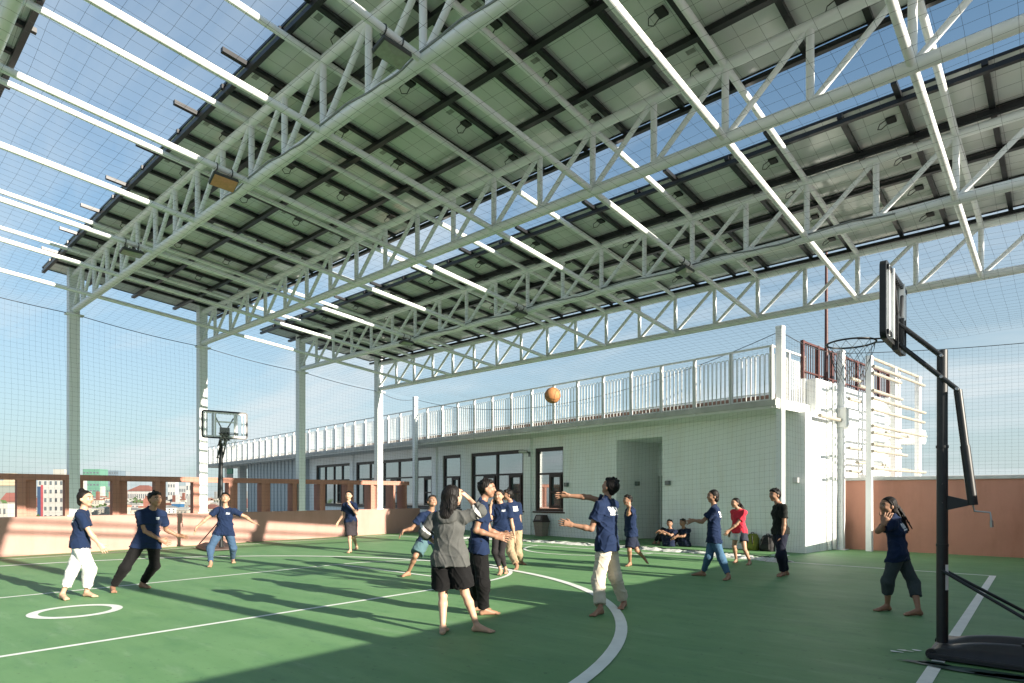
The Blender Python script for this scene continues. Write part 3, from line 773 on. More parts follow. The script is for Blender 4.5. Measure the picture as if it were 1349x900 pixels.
# gathered foot of the back net lying on the floor
Pf = [ray(x, y, gdepth(y)) for x, y in ((600, 709), (640, 710.5), (700, 713.5), (780, 718.5), (860, 724), (940, 731), (1000, 736.5), (1036, 741))]
Pf = np.array(Pf); tt = np.linspace(0, len(Pf) - 1, 150)
Q = np.stack([np.interp(tt, range(len(Pf)), Pf[:, i]) for i in range(3)], 1)
rng = np.random.RandomState(3)
v = []; f = []
nr = 7
wid = .42 + .13 * np.sin(tt * 5) + .1 * rng.rand(150)
for i in range(150):
    a = Q[min(i + 1, 149)] - Q[max(i - 1, 0)]; n = np.array([-a[1], a[0], 0]); n /= np.linalg.norm(n)
    for k in range(nr):
        s = k / (nr - 1) - .5
        v.append(Q[i] + n * (s * wid[i] + .05 * rng.randn()) + np.array([0, 0, max(.004, .05 * (1 - (2 * s) ** 2) * (.5 + rng.rand()))]))
for i in range(149):
    for k in range(nr - 1): f.append((i * nr + k, i * nr + k + 1, (i + 1) * nr + k + 1, (i + 1) * nr + k))
mb = MB(); mb.add(v, f, True)
t = thing('gathered_net', 'pale gathered foot of the net lying along the floor before the pavilion', 'net', (-9, 15, 0))
mb.build('net_folds', M['hem'], t)
mb = MB(); mb.path([Q[i] + np.array([.06 * rng.randn(), .10 + .07 * rng.randn(), .045 + .02 * rng.rand()]) for i in range(0, 150, 2)], .013, 5); mb.build('hem_rope', M['rope'], t)
# ------------------------------------------------------------------ basketball hoops (local +x towards the court)
def make_hoop(label, loc, rz):
    t = thing('basketball_hoop', label, 'basketball hoop', loc, 'w', rz, 'portable basketball hoops')
    B = lambda n, mb, m, par=None: mb.build(n, m, par or t, rel=False)
    # base tank with two humps
    nx, ny = 26, 22; v = []; f = []
    for i in range(nx + 1):
        for j in range(ny + 1):
            a, b = i / nx, j / ny * 2 - 1
            x = -1.22 + 1.30 * a; y = .38 * b
            e = min(1, min(a, 1 - a) * 14, (1 - abs(b)) * 9)
            e = max(e, 0) ** .5
            hump = math.exp(-((abs(b) - .52) / .26) ** 2) * math.sin(PI * min(max((a - .06) / .82, 0), 1)) ** .6
            v.append((x, y, .02 + .095 * e + .085 * hump * e - .03 * e * math.exp(-(b / .18) ** 2)))
    for i in range(nx):
        for j in range(ny): q = i * (ny + 1) + j; f.append((q, q + ny + 1, q + ny + 2, q + 1))
    mb = MB(); mb.add(v, f, True); mb.bbox((-1.22, -.38, .012), (.08, .38, .06), .012); base = B('base', mb, M['basep'])
    for s in (-1, 1):
        mb = MB(); mb.tube((.045, s * .33 - .025, .05), (.045, s * .33 + .025, .05), .048, seg=16); B('wheel', mb, M['jbox'], base)
    mb = MB(); mb.tube((-.62, .2, .17), (-.62, .2, .215), .035, seg=12); B('fill_cap', mb, M['jbox'], base)
    mb = MB()
    for z0, z1, r in ((.10, 1.02, .048), (1.02, 1.95, .0465), (1.95, 2.86, .045)): mb.tube((0, 0, z0), (0, 0, z1), r, seg=16)
    for z in (1.02, 1.95): mb.tube((0, 0, z - .012), (0, 0, z + .012), .052, seg=16)
    for z in (.78, 1.42, 1.6, 2.60, 2.80): mb.tube((0, -.062, z), (0, .062, z), .008, seg=6)
    pole = B('pole', mb, M['black'])
    mb = MB(); mb.add([(.0487 * math.cos(a), .0487 * math.sin(a), z) for a in np.linspace(2.2, 3.4, 6) for z in (.60, .84)], [(2 * i, 2 * i + 1, 2 * i + 3, 2 * i + 2) for i in range(5)]); B('sticker', mb, M['white'], pole)
    for s in (-1, 1):
        mb = MB(); mb.tube((-.01, s * .055, .78), (-1.12, s * .30, .13), .015, seg=8); B('rear_strut', mb, M['black'])
        mb = MB(); mb.tube((0, s * .062, 2.80), (.35, s * .062, 3.17), .021, seg=10); B('upper_arm', mb, M['black'])
        mb = MB(); mb.path([(-.12, s * .062, 2.475), (0, s * .062, 2.60), (.35, s * .062, 2.97)], .021, 10); B('lower_arm', mb, M['black'])
    mb = MB()
    for x, z in ((0, 2.80), (.35, 3.17), (.35, 2.97), (0, 2.60), (-.12, 2.475)):
        mb.tube((x, -.095, z), (x, .095, z), .014, seg=8); 
    B('pivot_bolts', mb, M['chrome'])
    mb = MB(); mb.tube((-.12, 0, 2.475), (-.175, 0, 1.95), .034, seg=12); mb.tube((-.175, 0, 1.95), (-.235, 0, 1.40), .040, seg=12); B('height_actuator', mb, M['black'])
    mb = MB(); mb.prism([(0, 0, 1.50), (-.22, 0, 1.44), (-.22, 0, 1.40), (0, 0, 1.34)], (0, -.02, 0), (0, .02, 0)); B('actuator_bracket', mb, M['black'])
    mb = MB(); mb.path([(-.236, 0, 1.40), (-.245, 0, 1.345), (-.36, 0, 1.335), (-.37, 0, 1.26)], .009, 6); mb.tube((-.37, 0, 1.26), (-.372, 0, 1.2), .014, seg=8); B('crank_handle', mb, M['chrome'])
    # backboard
    xb = .40; W, Z0b, Z1b, R = .56, 2.945, 3.665, .07
    def rr(w, z0, z1, r, n=6):
        pts = []
        for cx, cz, a0 in ((w - r, z1 - r, 0), (-w + r, z1 - r, 90), (-w + r, z0 + r, 180), (w - r, z0 + r, 270)):
            for k in range(n + 1): a = math.radians(a0 + 90 * k / n); pts.append((cx + r * math.cos(a), cz + r * math.sin(a)))
        return pts
    def ringplate(w0, z00, z01, r0, w1, z10, z11, r1, xa, xc):
        A, Bp = rr(w0, z00, z01, r0), rr(w1, z10, z11, r1); n = len(A); m = MB()
        v = [(xa, y, z) for y, z in A] + [(xa, y, z) for y, z in Bp] + [(xc, y, z) for y, z in A] + [(xc, y, z) for y, z in Bp]
        f = []
        for i in range(n):
            j = (i + 1) % n
            f += [(i, n + i, n + j, j), (2 * n + i, 2 * n + j, 3 * n + j, 3 * n + i), (i, j, 2 * n + j, 2 * n + i), (n + i, 3 * n + i, 3 * n + j, n + j)]
        return m.add(v, f)
    bb = ringplate(W, Z0b, Z1b, R, W - .035, Z0b + .035, Z1b - .035, R * .6, xb - .03, xb + .022).build('backboard_frame', M['black'], t, rel=False)
    mb = MB(); mb.box((xb - .004, -W + .03, Z0b + .03), (xb + .004, W - .03, Z1b - .03)); B('backboard_pane', mb, M['acrylic'], bb)
    mb = ringplate(W - .04, Z0b + .04, Z1b - .04, .04, W - .075, Z0b + .075, Z1b - .075, .02, xb + .005, xb + .009); B('border_line', mb, M['white'], bb)
    mb = MB()
    for s in (-1, 1): mb.box((xb + .005, s * .235 - .02, Z0b + .08), (xb + .009, s * .235 + .02, Z1b - .08))
    mb.box((xb + .0055, -.213, 3.36), (xb + .0085, .213, 3.40)); B('target_square', mb, M['white'], bb)
    for s in (-1, 1):
        mb = MB(); mb.box((xb - .055, s * .29 - .022, Z0b + .03), (xb - .006, s * .29 + .022, Z1b - .03)); B('back_rib', mb, M['post'], bb)
        mb = MB(); mb.box((xb - .04, s * .43 - .015, Z0b + .03), (xb - .006, s * .43 + .015, Z1b - .03)); B('back_rib', mb, M['post'], bb)
    mb = MB()
    for z in (Z0b + .06, Z1b - .06):
        for q in range(-7, 8): mb.box((xb - .045, q * .07 - .018, z - .02), (xb - .02, q * .07 + .018, z + .02))
    B('frame_studs', mb, M['black'], bb)
    mb = MB(); mb.box((xb - .06, -.12, 2.90), (xb - .01, .12, 3.24)); mb.box((xb - .10, -.075, 2.93), (xb - .06, -.045, 3.21)); mb.box((xb - .10, .045, 2.93), (xb - .06, .075, 3.21))
    for s in (-1, 1): mb.tube((xb - .05, s * .06, 3.2), (xb - .04, s * .22, 3.50), .016, seg=8)
    B('board_bracket', mb, M['black'])
    rc = xb + .375
    mb = MB(); n = 40
    mb.path([(rc + .225 * math.cos(a), .225 * math.sin(a), 3.05) for a in np.linspace(0, 2 * PI, n + 1)[:-1]], .0095, 8, True)
    mb.path([(xb + .02, -.09, 3.03), (rc - .21, -.09, 3.045), (rc - .10, -.2, 3.045)], .008, 6); mb.path([(xb + .02, .09, 3.03), (rc - .21, .09, 3.045), (rc - .10, .2, 3.045)], .008, 6)
    mb.box((xb + .012, -.09, 2.99), (xb + .03, .09, 3.09)); rim = B('rim', mb, M['black'])
    mb = MB(); lv = [(.222, 3.04), (.205, 2.97), (.18, 2.89), (.155, 2.81), (.135, 2.73), (.128, 2.66)]
    for k in range(12):
        for s in (-1, 1):
            mb.path([(rc + r * math.cos((k + s * i * .5) * PI / 6), r * math.sin((k + s * i * .5) * PI / 6), z) for i, (r, z) in enumerate(lv)], .0024, 4)
    B('hoop_net', mb, M['nets'], rim)
    return t
near = make_hoop('black portable basketball hoop seen from behind at the right of the court', (-.74, 7.14, 0), PI)
far = dup(near); far.location = (-16.65, 7.62, 0); far.rotation_euler = (0, 0, -.2)
far['label'] = 'smaller looking basketball hoop by the pink parapet, its clear board facing the court'
for ch in far.children:
    for c2 in [ch] + list(ch.children):
        if c2.name.startswith('hoop_net'):
            c2.data = c2.data.copy(); c2.data.materials[0] = M['netw']
        if c2.name.startswith('base') and c2.name.split('.')[0] == 'base':
            c2.data = c2.data.copy(); c2.data.materials[0] = M['baseb']
# puddle of dark water and chips of paint by the near base are floor stains
mb = MB(); rng = np.random.RandomState(5)
def blob(cx, cy, rx, ry, z, n=28, j=.3):
    a = np.linspace(0, 2 * PI, n + 1)[:-1]; r = 1 + j * (rng.rand(n) - .5) + .15 * np.sin(3 * a + rng.rand() * 6)
    return [(cx + rx * r[i] * math.cos(a[i]), cy + ry * r[i] * math.sin(a[i]), z) for i in range(n)], [tuple(range(n))]
for a in ((-.45, 6.55, .5, .10), (-.1, 6.5, .35, .09), (-.75, 6.62, .12, .07)):
    mb.add(*blob(*a, .011))
wet = mat('wet_stain', (.02, .05, .035), .35, .2, 8, spec=.4)
single('floor_stain', mb, wet, None, None, (-.4, 6.5, 0), kind='structure')
mb = MB()
for a in ((-1.02, 6.98, .06, .02), (-1.08, 6.88, .05, .022), (-.93, 7.06, .04, .02)): mb.add(*blob(*a, .010, 12, .6))
single('paint_chip', mb, M['white'], None, None, (-1, 6.9, 0), kind='structure')

# the ball
bp_ = ray(728, 521, 9.45)
t = thing('basketball', 'orange basketball in mid air before the terrace railing', 'ball', tuple(bp_ - np.array([0, 0, .121])))
mb = MB(); mb.lathe([(.121 * math.sin(a), .121 - .121 * math.cos(a)) for a in np.linspace(.001, PI - .001, 17)], bp_ - np.array([0, 0, .121]), 28); ball = mb.build('ball_skin', M['ball'], t)
mb = MB(); rot = np.array(Euler((.5, .4, .3)).to_matrix())
for kind in range(4):
    pts = []
    for a in np.linspace(0, 2 * PI, 49)[:-1]:
        if kind == 0: p = np.array([math.cos(a), math.sin(a), 0])
        elif kind == 1: p = np.array([math.cos(a), 0, math.sin(a)])
        else:
            s = 1 if kind == 2 else -1; p = np.array([.55 * s + .12 * s * math.cos(2 * a), .83 * math.cos(a), .83 * math.sin(a)]); p /= np.linalg.norm(p)
        pts.append(bp_ + rot @ p * .1205)
    mb.path(pts, .0028, 4, True)
mb.build('ball_seam', M['ballseam'], t)

# ------------------------------------------------------------------ the city beyond the parapet
GZ = -19.0
CITYWALL = {}
def cmat(col, key=None):
    k = tuple(round(c, 3) for c in col)
    if k not in CITYWALL: CITYWALL[k] = mat('city_wall', tuple(c * .62 for c in col), .85, .10, .08)
    return CITYWALL[k]
winmesh = {}
def winm(w, h, m):
    k = (round(w, 2), round(h, 2), m.name)
    if k not in winmesh:
        mb = MB(); mb.box((-w / 2, -.08, -h / 2), (w / 2, .04, h / 2)); winmesh[k] = mb.mesh('window', m)
    return winmesh[k]
def tower(name, label, pl, pr, pt, D, col, cols=0, rows=0, wfrac=.5, hfrac=.5, depth=.8, roof=None, wm='cityglass', extra=None, rz=None, floor_h=None, cat='building'):
    a, b = ray(pl, HZ, D), ray(pr, HZ, D)
    w = np.linalg.norm(b - a); c = (a + b) / 2; top = EYE + (HZ - pt) / FPX * D; H_ = top - GZ; d = w * depth
    t = thing(name, label, cat, (c[0], c[1], GZ), 'w', TC if rz is None else TC + rz)
    # local: x right, y away, z up
    mb = MB(); mb.box((-w / 2, 0, 0), (w / 2, d, H_)); mb.build('wall', cmat(col), t, rel=False)
    if roof:
        kind, rc, rh = roof
        m = MB(); e = w * .04
        if kind == 'gable':
            m.prism([(-w / 2 - e, -e, H_ + .01), (w / 2 + e, -e, H_ + .01), (w / 2 + e, d / 2, H_ + rh), (-w / 2 - e, d / 2, H_ + rh)], (0, 0, 0), (0, 0, .15))
            m.prism([(-w / 2 - e, d + e, H_ + .01), (w / 2 + e, d + e, H_ + .01), (w / 2 + e, d / 2, H_ + rh), (-w / 2 - e, d / 2, H_ + rh)], (0, 0, 0), (0, 0, .15))
        elif kind == 'hip':
            m.add([(-w / 2 - e, -e, H_ + .01), (w / 2 + e, -e, H_ + .01), (w / 2 + e, d + e, H_ + .01), (-w / 2 - e, d + e, H_ + .01), (-w * .2, d / 2, H_ + rh), (w * .2, d / 2, H_ + rh)], [(0, 1, 5, 4), (1, 2, 5), (2, 3, 4, 5), (3, 0, 4), (3, 2, 1, 0)])
        else:
            m.box((-w / 2 - e, -e, H_ + .01), (w / 2 + e, d + e, H_ + rh)); m.box((-w * .2, d * .3, H_ + rh), (w * .15, d * .6, H_ + rh + min(2.2, .012 * D)))
        m.build('roof', cmat(rc), t, rel=False)
    if cols:
        fh = floor_h or 3.2; cw = w / cols; n = 0
        for r in range(rows):
            z = H_ - fh * (r + .6)
            for k in range(cols):
                o = bpy.data.objects.new('window', winm(cw * wfrac, fh * hfrac, M[wm])); COL.objects.link(o); o.parent = t
                o.location = (-w / 2 + cw * (k + .5), 0, z)
    return t, w, d, H_
tower('apartment_block', 'white apartment block with rows of small windows left of the nearest column', 50, 92, 629.5, 75, (.62, .62, .58), 6, 7, .32, .42, floor_h=1.02, roof=('flat', (.55, .55, .5), .15))
for col, pl, pr, pt, lab in (((.50, .10, .12), 53.6, 56, 639, 'narrow pink red signboard strip on the left edge of the white block'), ((.05, .10, .20), 49, 53.4, 641, 'narrow blue glass block beside the white apartment block')):
    tower('signboard', lab, pl, pr, pt, 73.5, col, depth=.5, cat='signboard')
tower('tiled_house', 'grey clad building with a cream top floor at the far left edge', -12, 22, 640, 60, (.36, .40, .36), 0, 0, roof=('flat', (.70, .60, .42), .5))
tower('shop_house', 'low white house with small dark windows at the far left below the red roofs', -8, 10, 663.5, 45, (.66, .64, .58), 3, 2, .25, .4, floor_h=.9)
tower('row_house', 'house with a faded red roof at the far left under the grey building', 2, 24, 661, 52, (.5, .42, .36), 3, 1, roof=('gable', (.38, .15, .12), .6))
tower('office_tower', 'tower under construction wrapped in green netting', 109, 131, 618, 330, (.16, .36, .27), 5, 10, .6, .25, wm='cityglass')
tower('office_tower', 'pale green slab beside the netted tower', 124, 134, 620, 360, (.20, .44, .33), 2, 9, .5, .3)
tower('office_tower', 'low green netted building right of the green tower', 138, 149, 641, 260, (.22, .38, .30), 4, 5, .6, .3)
tower('office_tower', 'blue grey glass tower far behind the green netted tower', 137, 156, 620, 520, (.20, .27, .33), 6, 9, .6, .5)
tower('office_tower', 'paler blue tower at the right of the far skyline pair', 154, 166, 621, 560, (.30, .36, .41), 4, 8, .5, .5)
tower('office_tower', 'white slim tower in front of the green netted building', 132, 136.5, 641, 240, (.66, .66, .63), 0, 0)
tower('hotel', 'long white hotel with red roof and rows of dark windows', 168, 198, 647, 170, (.64, .62, .60), 12, 4, .4, .5, floor_h=2.3, roof=('hip', (.33, .14, .11), 1.6))
tower('apartment_block', 'white slab block at the right of the long hotel', 197, 204, 641, 175, (.66, .66, .62), 3, 6, .4, .4, floor_h=2.4)
tower('apartment_block', 'tall white block behind the second column gap', 221, 231, 634, 210, (.63, .64, .62), 3, 9, .45, .4, floor_h=2.6)
tower('apartment_block', 'pale grey block left of the striped column', 236, 247, 640, 230, (.52, .55, .55), 4, 7, .5, .4, floor_h=2.8)
tower('apartment_block', 'stepped white block with dark openings beside the striped column', 245, 262, 636, 140, (.66, .66, .63), 4, 6, .4, .5, floor_h=1.9)
tower('warehouse', 'low shed with a bright blue front below the stepped block', 226, 238, 664, 95, (.04, .17, .36), 0, 0, roof=('flat', (.6, .6, .58), .3))
rng = np.random.RandomState(11)
reds = [(.36, .15, .11), (.30, .13, .10), (.42, .22, .16), (.5, .5, .47), (.30, .31, .31)]
walls = [(.66, .62, .52), (.60, .57, .50), (.68, .67, .63), (.55, .50, .42), (.62, .58, .56)]
spots = []
n = 0
HL = ['cream', 'buff', 'white', 'tan', 'pinkish']; RL = ['red', 'dark red', 'orange', 'pale grey', 'dark grey']
for row, (D, y0, y1, step) in enumerate(((72, 668, 674, 15), (105, 664, 669, 14), (150, 659, 664, 12), (230, 655, 659, 9))):
    px = -6 + row * 5
    while px < 345:
        w = step * (.8 + .5 * rng.rand()); pt = y0 + (y1 - y0) * rng.rand()
        ri, wi = rng.randint(5), rng.randint(5)
        if not (row == 0 and (44 < px < 96)) and not (px < 26 and row < 2):
            w_m = w / FPX * D
            pos = 'left of the nearest column' if px < 97 else 'between two columns' if px < 262 else 'behind the far hoop'
            tower('city_house', '%s house, %s roof, %s in the %s row %s' % (HL[wi], RL[ri], ORD[n % 26], ['nearest', 'second', 'third', 'farthest'][row], pos), px, px + w, pt, D * (.95 + .1 * rng.rand()), walls[wi], 3, 2, .3, .4, .9,
                  roof=(['gable', 'hip', 'flat'][rng.randint(3)], reds[ri], w_m * .16), floor_h=w_m * .22, rz=rng.uniform(-.3, .3))
            n += 1
        px += w * 1.12
# tree crowns between the houses
leafm = mat('tree_leaves', (.05, .085, .03), .8, .5, .6); barkm = mat('tree_bark', (.10, .07, .05), .9)
def tree(px, pt, D, r, label):
    p = ray(px, HZ, D); top = EYE + (HZ - pt) / FPX * D
    t = thing('tree', label, 'tree', (p[0], p[1], GZ))
    mb = MB(); c = np.array([p[0], p[1], top - r]); b = np.array([p[0], p[1], GZ])
    mb.tube(b, c, .35, .15, 8)
    for k in range(5):
        a = k * 1.26; mb.tube(c - np.array([0, 0, r * .9]), c + np.array([r * .6 * math.cos(a), r * .6 * math.sin(a), r * .2]), .12, .04, 6)
    mb.build('trunk', barkm, t)
    v = []; f = []
    cl = [c + r * .55 * q for q in rng.randn(14, 3) * [.8, .8, .6]]
    for k in range(700):
        q = cl[k % 14] + rng.randn(3) * r * .24; a = rng.randn(3); a /= np.linalg.norm(a); b_ = np.cross(a, rng.randn(3)); b_ /= np.linalg.norm(b_); s = .22 + .2 * rng.rand()
        i = len(v); v += [q - a * s, q + b_ * s * .6, q + a * s, q - b_ * s * .6]; f.append((i, i + 1, i + 2, i + 3))
    mb = MB(); mb.add(v, f); mb.build('crown', leafm, t)
for a in ((180, 660, 110, 3.2, 'green tree among the houses before the long hotel'), (19, 667, 48, 1.4, 'dark small tree beside the low white house at far left'), (281, 655, 150, 3.5, 'tree behind the far hoop pole'), (118, 664, 90, 2.2, 'green tree below the netted tower'), (336, 656, 160, 3.0, 'tree seen through the open end of the pavilion')):
    tree(*a)
# ------------------------------------------------------------------ people: bodies grown from a distance field, one closed surface each
def surfnet(Fd, org, h):
    """surface of the zero level of a sampled distance field"""
    sg = Fd < 0
    nx, ny, nz = Fd.shape
    cnt = np.zeros((nx - 1, ny - 1, nz - 1), np.int8)
    for a in (0, 1):
        for b in (0, 1):
            for c in (0, 1): cnt += sg[a:nx - 1 + a, b:ny - 1 + b, c:nz - 1 + c]
    act = (cnt > 0) & (cnt < 8)
    I = np.argwhere(act); n = len(I)
    idx = -np.ones(act.shape, np.int64); idx[act] = np.arange(n)
    acc = np.zeros((n, 3)); k = np.zeros(n)
    for ax in range(3):
        o1, o2 = [q for q in range(3) if q != ax]
        for b in (0, 1):
            for c in (0, 1):
                A = I.copy(); A[:, o1] += b; A[:, o2] += c
                Bq = A.copy(); Bq[:, ax] += 1
                fa = Fd[A[:, 0], A[:, 1], A[:, 2]]; fb = Fd[Bq[:, 0], Bq[:, 1], Bq[:, 2]]
                m = (fa < 0) != (fb < 0)
                t = fa[m] / (fa[m] - fb[m])
                P = A[m].astype(float); P[:, ax] += t
                acc[m] += P; k[m] += 1
    V = acc / k[:, None] * h + org
    quads = []
    for ax in range(3):
        o1, o2 = (ax + 1) % 3, (ax + 2) % 3
        sl0 = [slice(None)] * 3; sl1 = [slice(None)] * 3
        sl0[ax] = slice(0, -1); sl1[ax] = slice(1, None)
        s0, s1 = sg[tuple(sl0)], sg[tuple(sl1)]
        E = np.argwhere(s0 != s1)
        ok = (E[:, o1] > 0) & (E[:, o2] > 0) & (E[:, o1] < Fd.shape[o1] - 1) & (E[:, o2] < Fd.shape[o2] - 1)
        E = E[ok]; ins = s0[E[:, 0], E[:, 1], E[:, 2]]
        def cell(d1, d2):
            C = E.copy(); C[:, o1] += d1; C[:, o2] += d2
            return idx[C[:, 0], C[:, 1], C[:, 2]]
        q = np.stack([cell(-1, -1), cell(0, -1), cell(0, 0), cell(-1, 0)], 1)
        q[~ins] = q[~ins][:, ::-1]
        quads.append(q)
    return V, np.concatenate(quads)

class Field:
    def __init__(self): self.p = []
    def cone(self, a, b, ra, rb, lat=None, sx=1.0, k=.02, cut=None, sub=False):
        """round cone from a to b; lat/sx widen it along an axis; cut=(point, normal) removes the side the normal points to"""
        self.p.append((np.asarray(a, float), np.asarray(b, float), ra, rb, None if lat is None else np.asarray(lat, float), sx, k, cut, sub)); return self
    def ball(self, c, r, lat=None, sx=1.0, k=.02, cut=None, sub=False): return self.cone(c, c, r, r, lat, sx, k, cut, sub)
    def bounds(self):
        lo = np.full(3, 1e9); hi = -lo
        for a, b, ra, rb, lat, sx, *_ in self.p:
            R = max(ra, rb) * max(sx, 1) + .03
            lo = np.minimum(lo, np.minimum(a, b) - R); hi = np.maximum(hi, np.maximum(a, b) + R)
        return lo, hi
    def grid(self, h, noise=None):
        lo, hi = self.bounds()
        n = np.ceil((hi - lo) / h).astype(int) + 2
        Fd = np.full(n, .2, np.float32)
        for a, b, ra, rb, lat, sx, k, cut, sub in self.p:
            R = max(ra, rb) * max(sx, 1) + k + 2.5 * h
            i0 = np.maximum(((np.minimum(a, b) - R - lo) / h).astype(int), 0); i1 = np.minimum(((np.maximum(a, b) + R - lo) / h).astype(int) + 2, n)
            ax = [lo[q] + h * np.arange(i0[q], i1[q]) for q in range(3)]
            X = np.stack(np.meshgrid(*ax, indexing='ij'), -1)
            d = X - a; ab = b - a
            if lat is not None:
                s = 1 - 1 / sx
                d = d - (d @ lat)[..., None] * lat * s
                ab = ab - (ab @ lat) * lat * s
            L2 = ab @ ab
            t = np.clip((d @ ab) / L2, 0, 1) if L2 > 1e-12 else np.zeros(d.shape[:3])
            D = np.linalg.norm(d - t[..., None] * ab, axis=-1) - (ra + (rb - ra) * t)
            if cut is not None:
                for cp, cn in (cut if isinstance(cut, list) else [cut]): D = np.maximum(D, (X - cp) @ np.asarray(cn, float))
            sl = tuple(slice(i0[q], i1[q]) for q in range(3))
            C = Fd[sl]
            if sub: Fd[sl] = np.maximum(C, -D); continue
            hh = np.maximum(k - np.abs(C - D), 0) / k
            Fd[sl] = np.minimum(C, D) - hh * hh * k * .25
        if noise is not None:
            ax = [lo[q] + h * np.arange(n[q]) for q in range(3)]
            X = np.stack(np.meshgrid(*ax, indexing='ij'), -1)
            Fd += noise(X).astype(np.float32)
        return Fd, lo
    def build(self, name, m, parent, base, h, noise=None, color=None):
        Fd, lo = self.grid(h, noise)
        V, Q = surfnet(Fd, lo, h)
        me = bpy.data.meshes.new(name)
        me.vertices.add(len(V)); me.vertices.foreach_set('co', (V - base).astype(np.float32).ravel())
        me.loops.add(len(Q) * 4); me.loops.foreach_set('vertex_index', Q.astype(np.int32).ravel())
        me.polygons.add(len(Q)); me.polygons.foreach_set('loop_start', np.arange(0, len(Q) * 4, 4, dtype=np.int32)); me.polygons.foreach_set('loop_total', np.full(len(Q), 4, np.int32))
        me.polygons.foreach_set('use_smooth', np.ones(len(Q), bool))
        me.update(calc_edges=True); me.validate()
        if color is not None:
            ca = me.color_attributes.new('tint', 'FLOAT_COLOR', 'POINT')
            c = np.ones((len(V), 4), np.float32); c[:, :3] = color(V)
            ca.data.foreach_set('color', c.ravel())
        me.materials.append(m)
        o = bpy.data.objects.new(name, me); COL.objects.link(o); o.parent = parent
        return o

def tint_mat(name, rough, bump=0.0, bscale=300., spec=.3, sheen=0.0, sss=0.0):
    """material whose own colour pattern is stored on the mesh"""
    m = bpy.data.materials.new(name); m.use_nodes = True
    nt = m.node_tree; N = nt.nodes; L = nt.links; bs = N['Principled BSDF']
    at = N.new('ShaderNodeAttribute'); at.attribute_name = 'tint'
    tc = N.new('ShaderNodeTexCoord'); nz = N.new('ShaderNodeTexNoise'); nz.inputs['Scale'].default_value = 14; nz.inputs['Detail'].default_value = 5
    L.new(tc.outputs['Object'], nz.inputs['Vector'])
    mr = N.new('ShaderNodeMapRange'); mr.inputs[3].default_value = .82; mr.inputs[4].default_value = 1.18; L.new(nz.outputs['Fac'], mr.inputs[0])
    mu = N.new('ShaderNodeVectorMath'); mu.operation = 'SCALE'; L.new(at.outputs['Color'], mu.inputs[0]); L.new(mr.outputs[0], mu.inputs['Scale'])
    L.new(mu.outputs[0], bs.inputs['Base Color'])
    bs.inputs['Roughness'].default_value = rough; bs.inputs['Specular IOR Level'].default_value = spec
    if sheen: bs.inputs['Sheen Weight'].default_value = sheen
    if bump:
        n2 = N.new('ShaderNodeTexNoise'); n2.inputs['Scale'].default_value = bscale; L.new(tc.outputs['Object'], n2.inputs['Vector'])
        b = N.new('ShaderNodeBump'); b.inputs['Strength'].default_value = bump; b.inputs['Distance'].default_value = .004; L.new(n2.outputs['Fac'], b.inputs['Height']); L.new(b.outputs['Normal'], bs.inputs['Normal'])
    return m
M['skin'] = tint_mat('skin', .5, .1, 200, .4)
M['cloth'] = tint_mat('cloth', .85, .35, 350, .15, .04)
M['hair'] = tint_mat('black_hair', .55, .5, 160, .22)

def unit(v): v = np.asarray(v, float); return v / max(np.linalg.norm(v), 1e-9)
UP = np.array([0, 0, 1.])
def facing(psi):
    a = math.radians(psi); return -math.cos(a) * FW + math.sin(a) * RT

def solve(px, py, q, Lb, s):
    """point on the sight line through the pixel at bone length Lb from q; s: +1 farther, -1 nearer, 0 level with q"""
    v = ray(px, py, 1.0) - np.array([0, 0, EYE]); r = q - np.array([0, 0, EYE])
    vv = v @ v; vr = v @ r; disc = vr * vr - vv * (r @ r - Lb * Lb)
    D0 = vr / vv
    if disc <= 0 or s == 0: D = D0
    else: D = D0 + s * math.sqrt(disc) / vv
    p = ray(px, py, D)
    d = p - q; n = np.linalg.norm(d)
    return q + d / n * min(max(n, Lb * .55), Lb * 1.12)

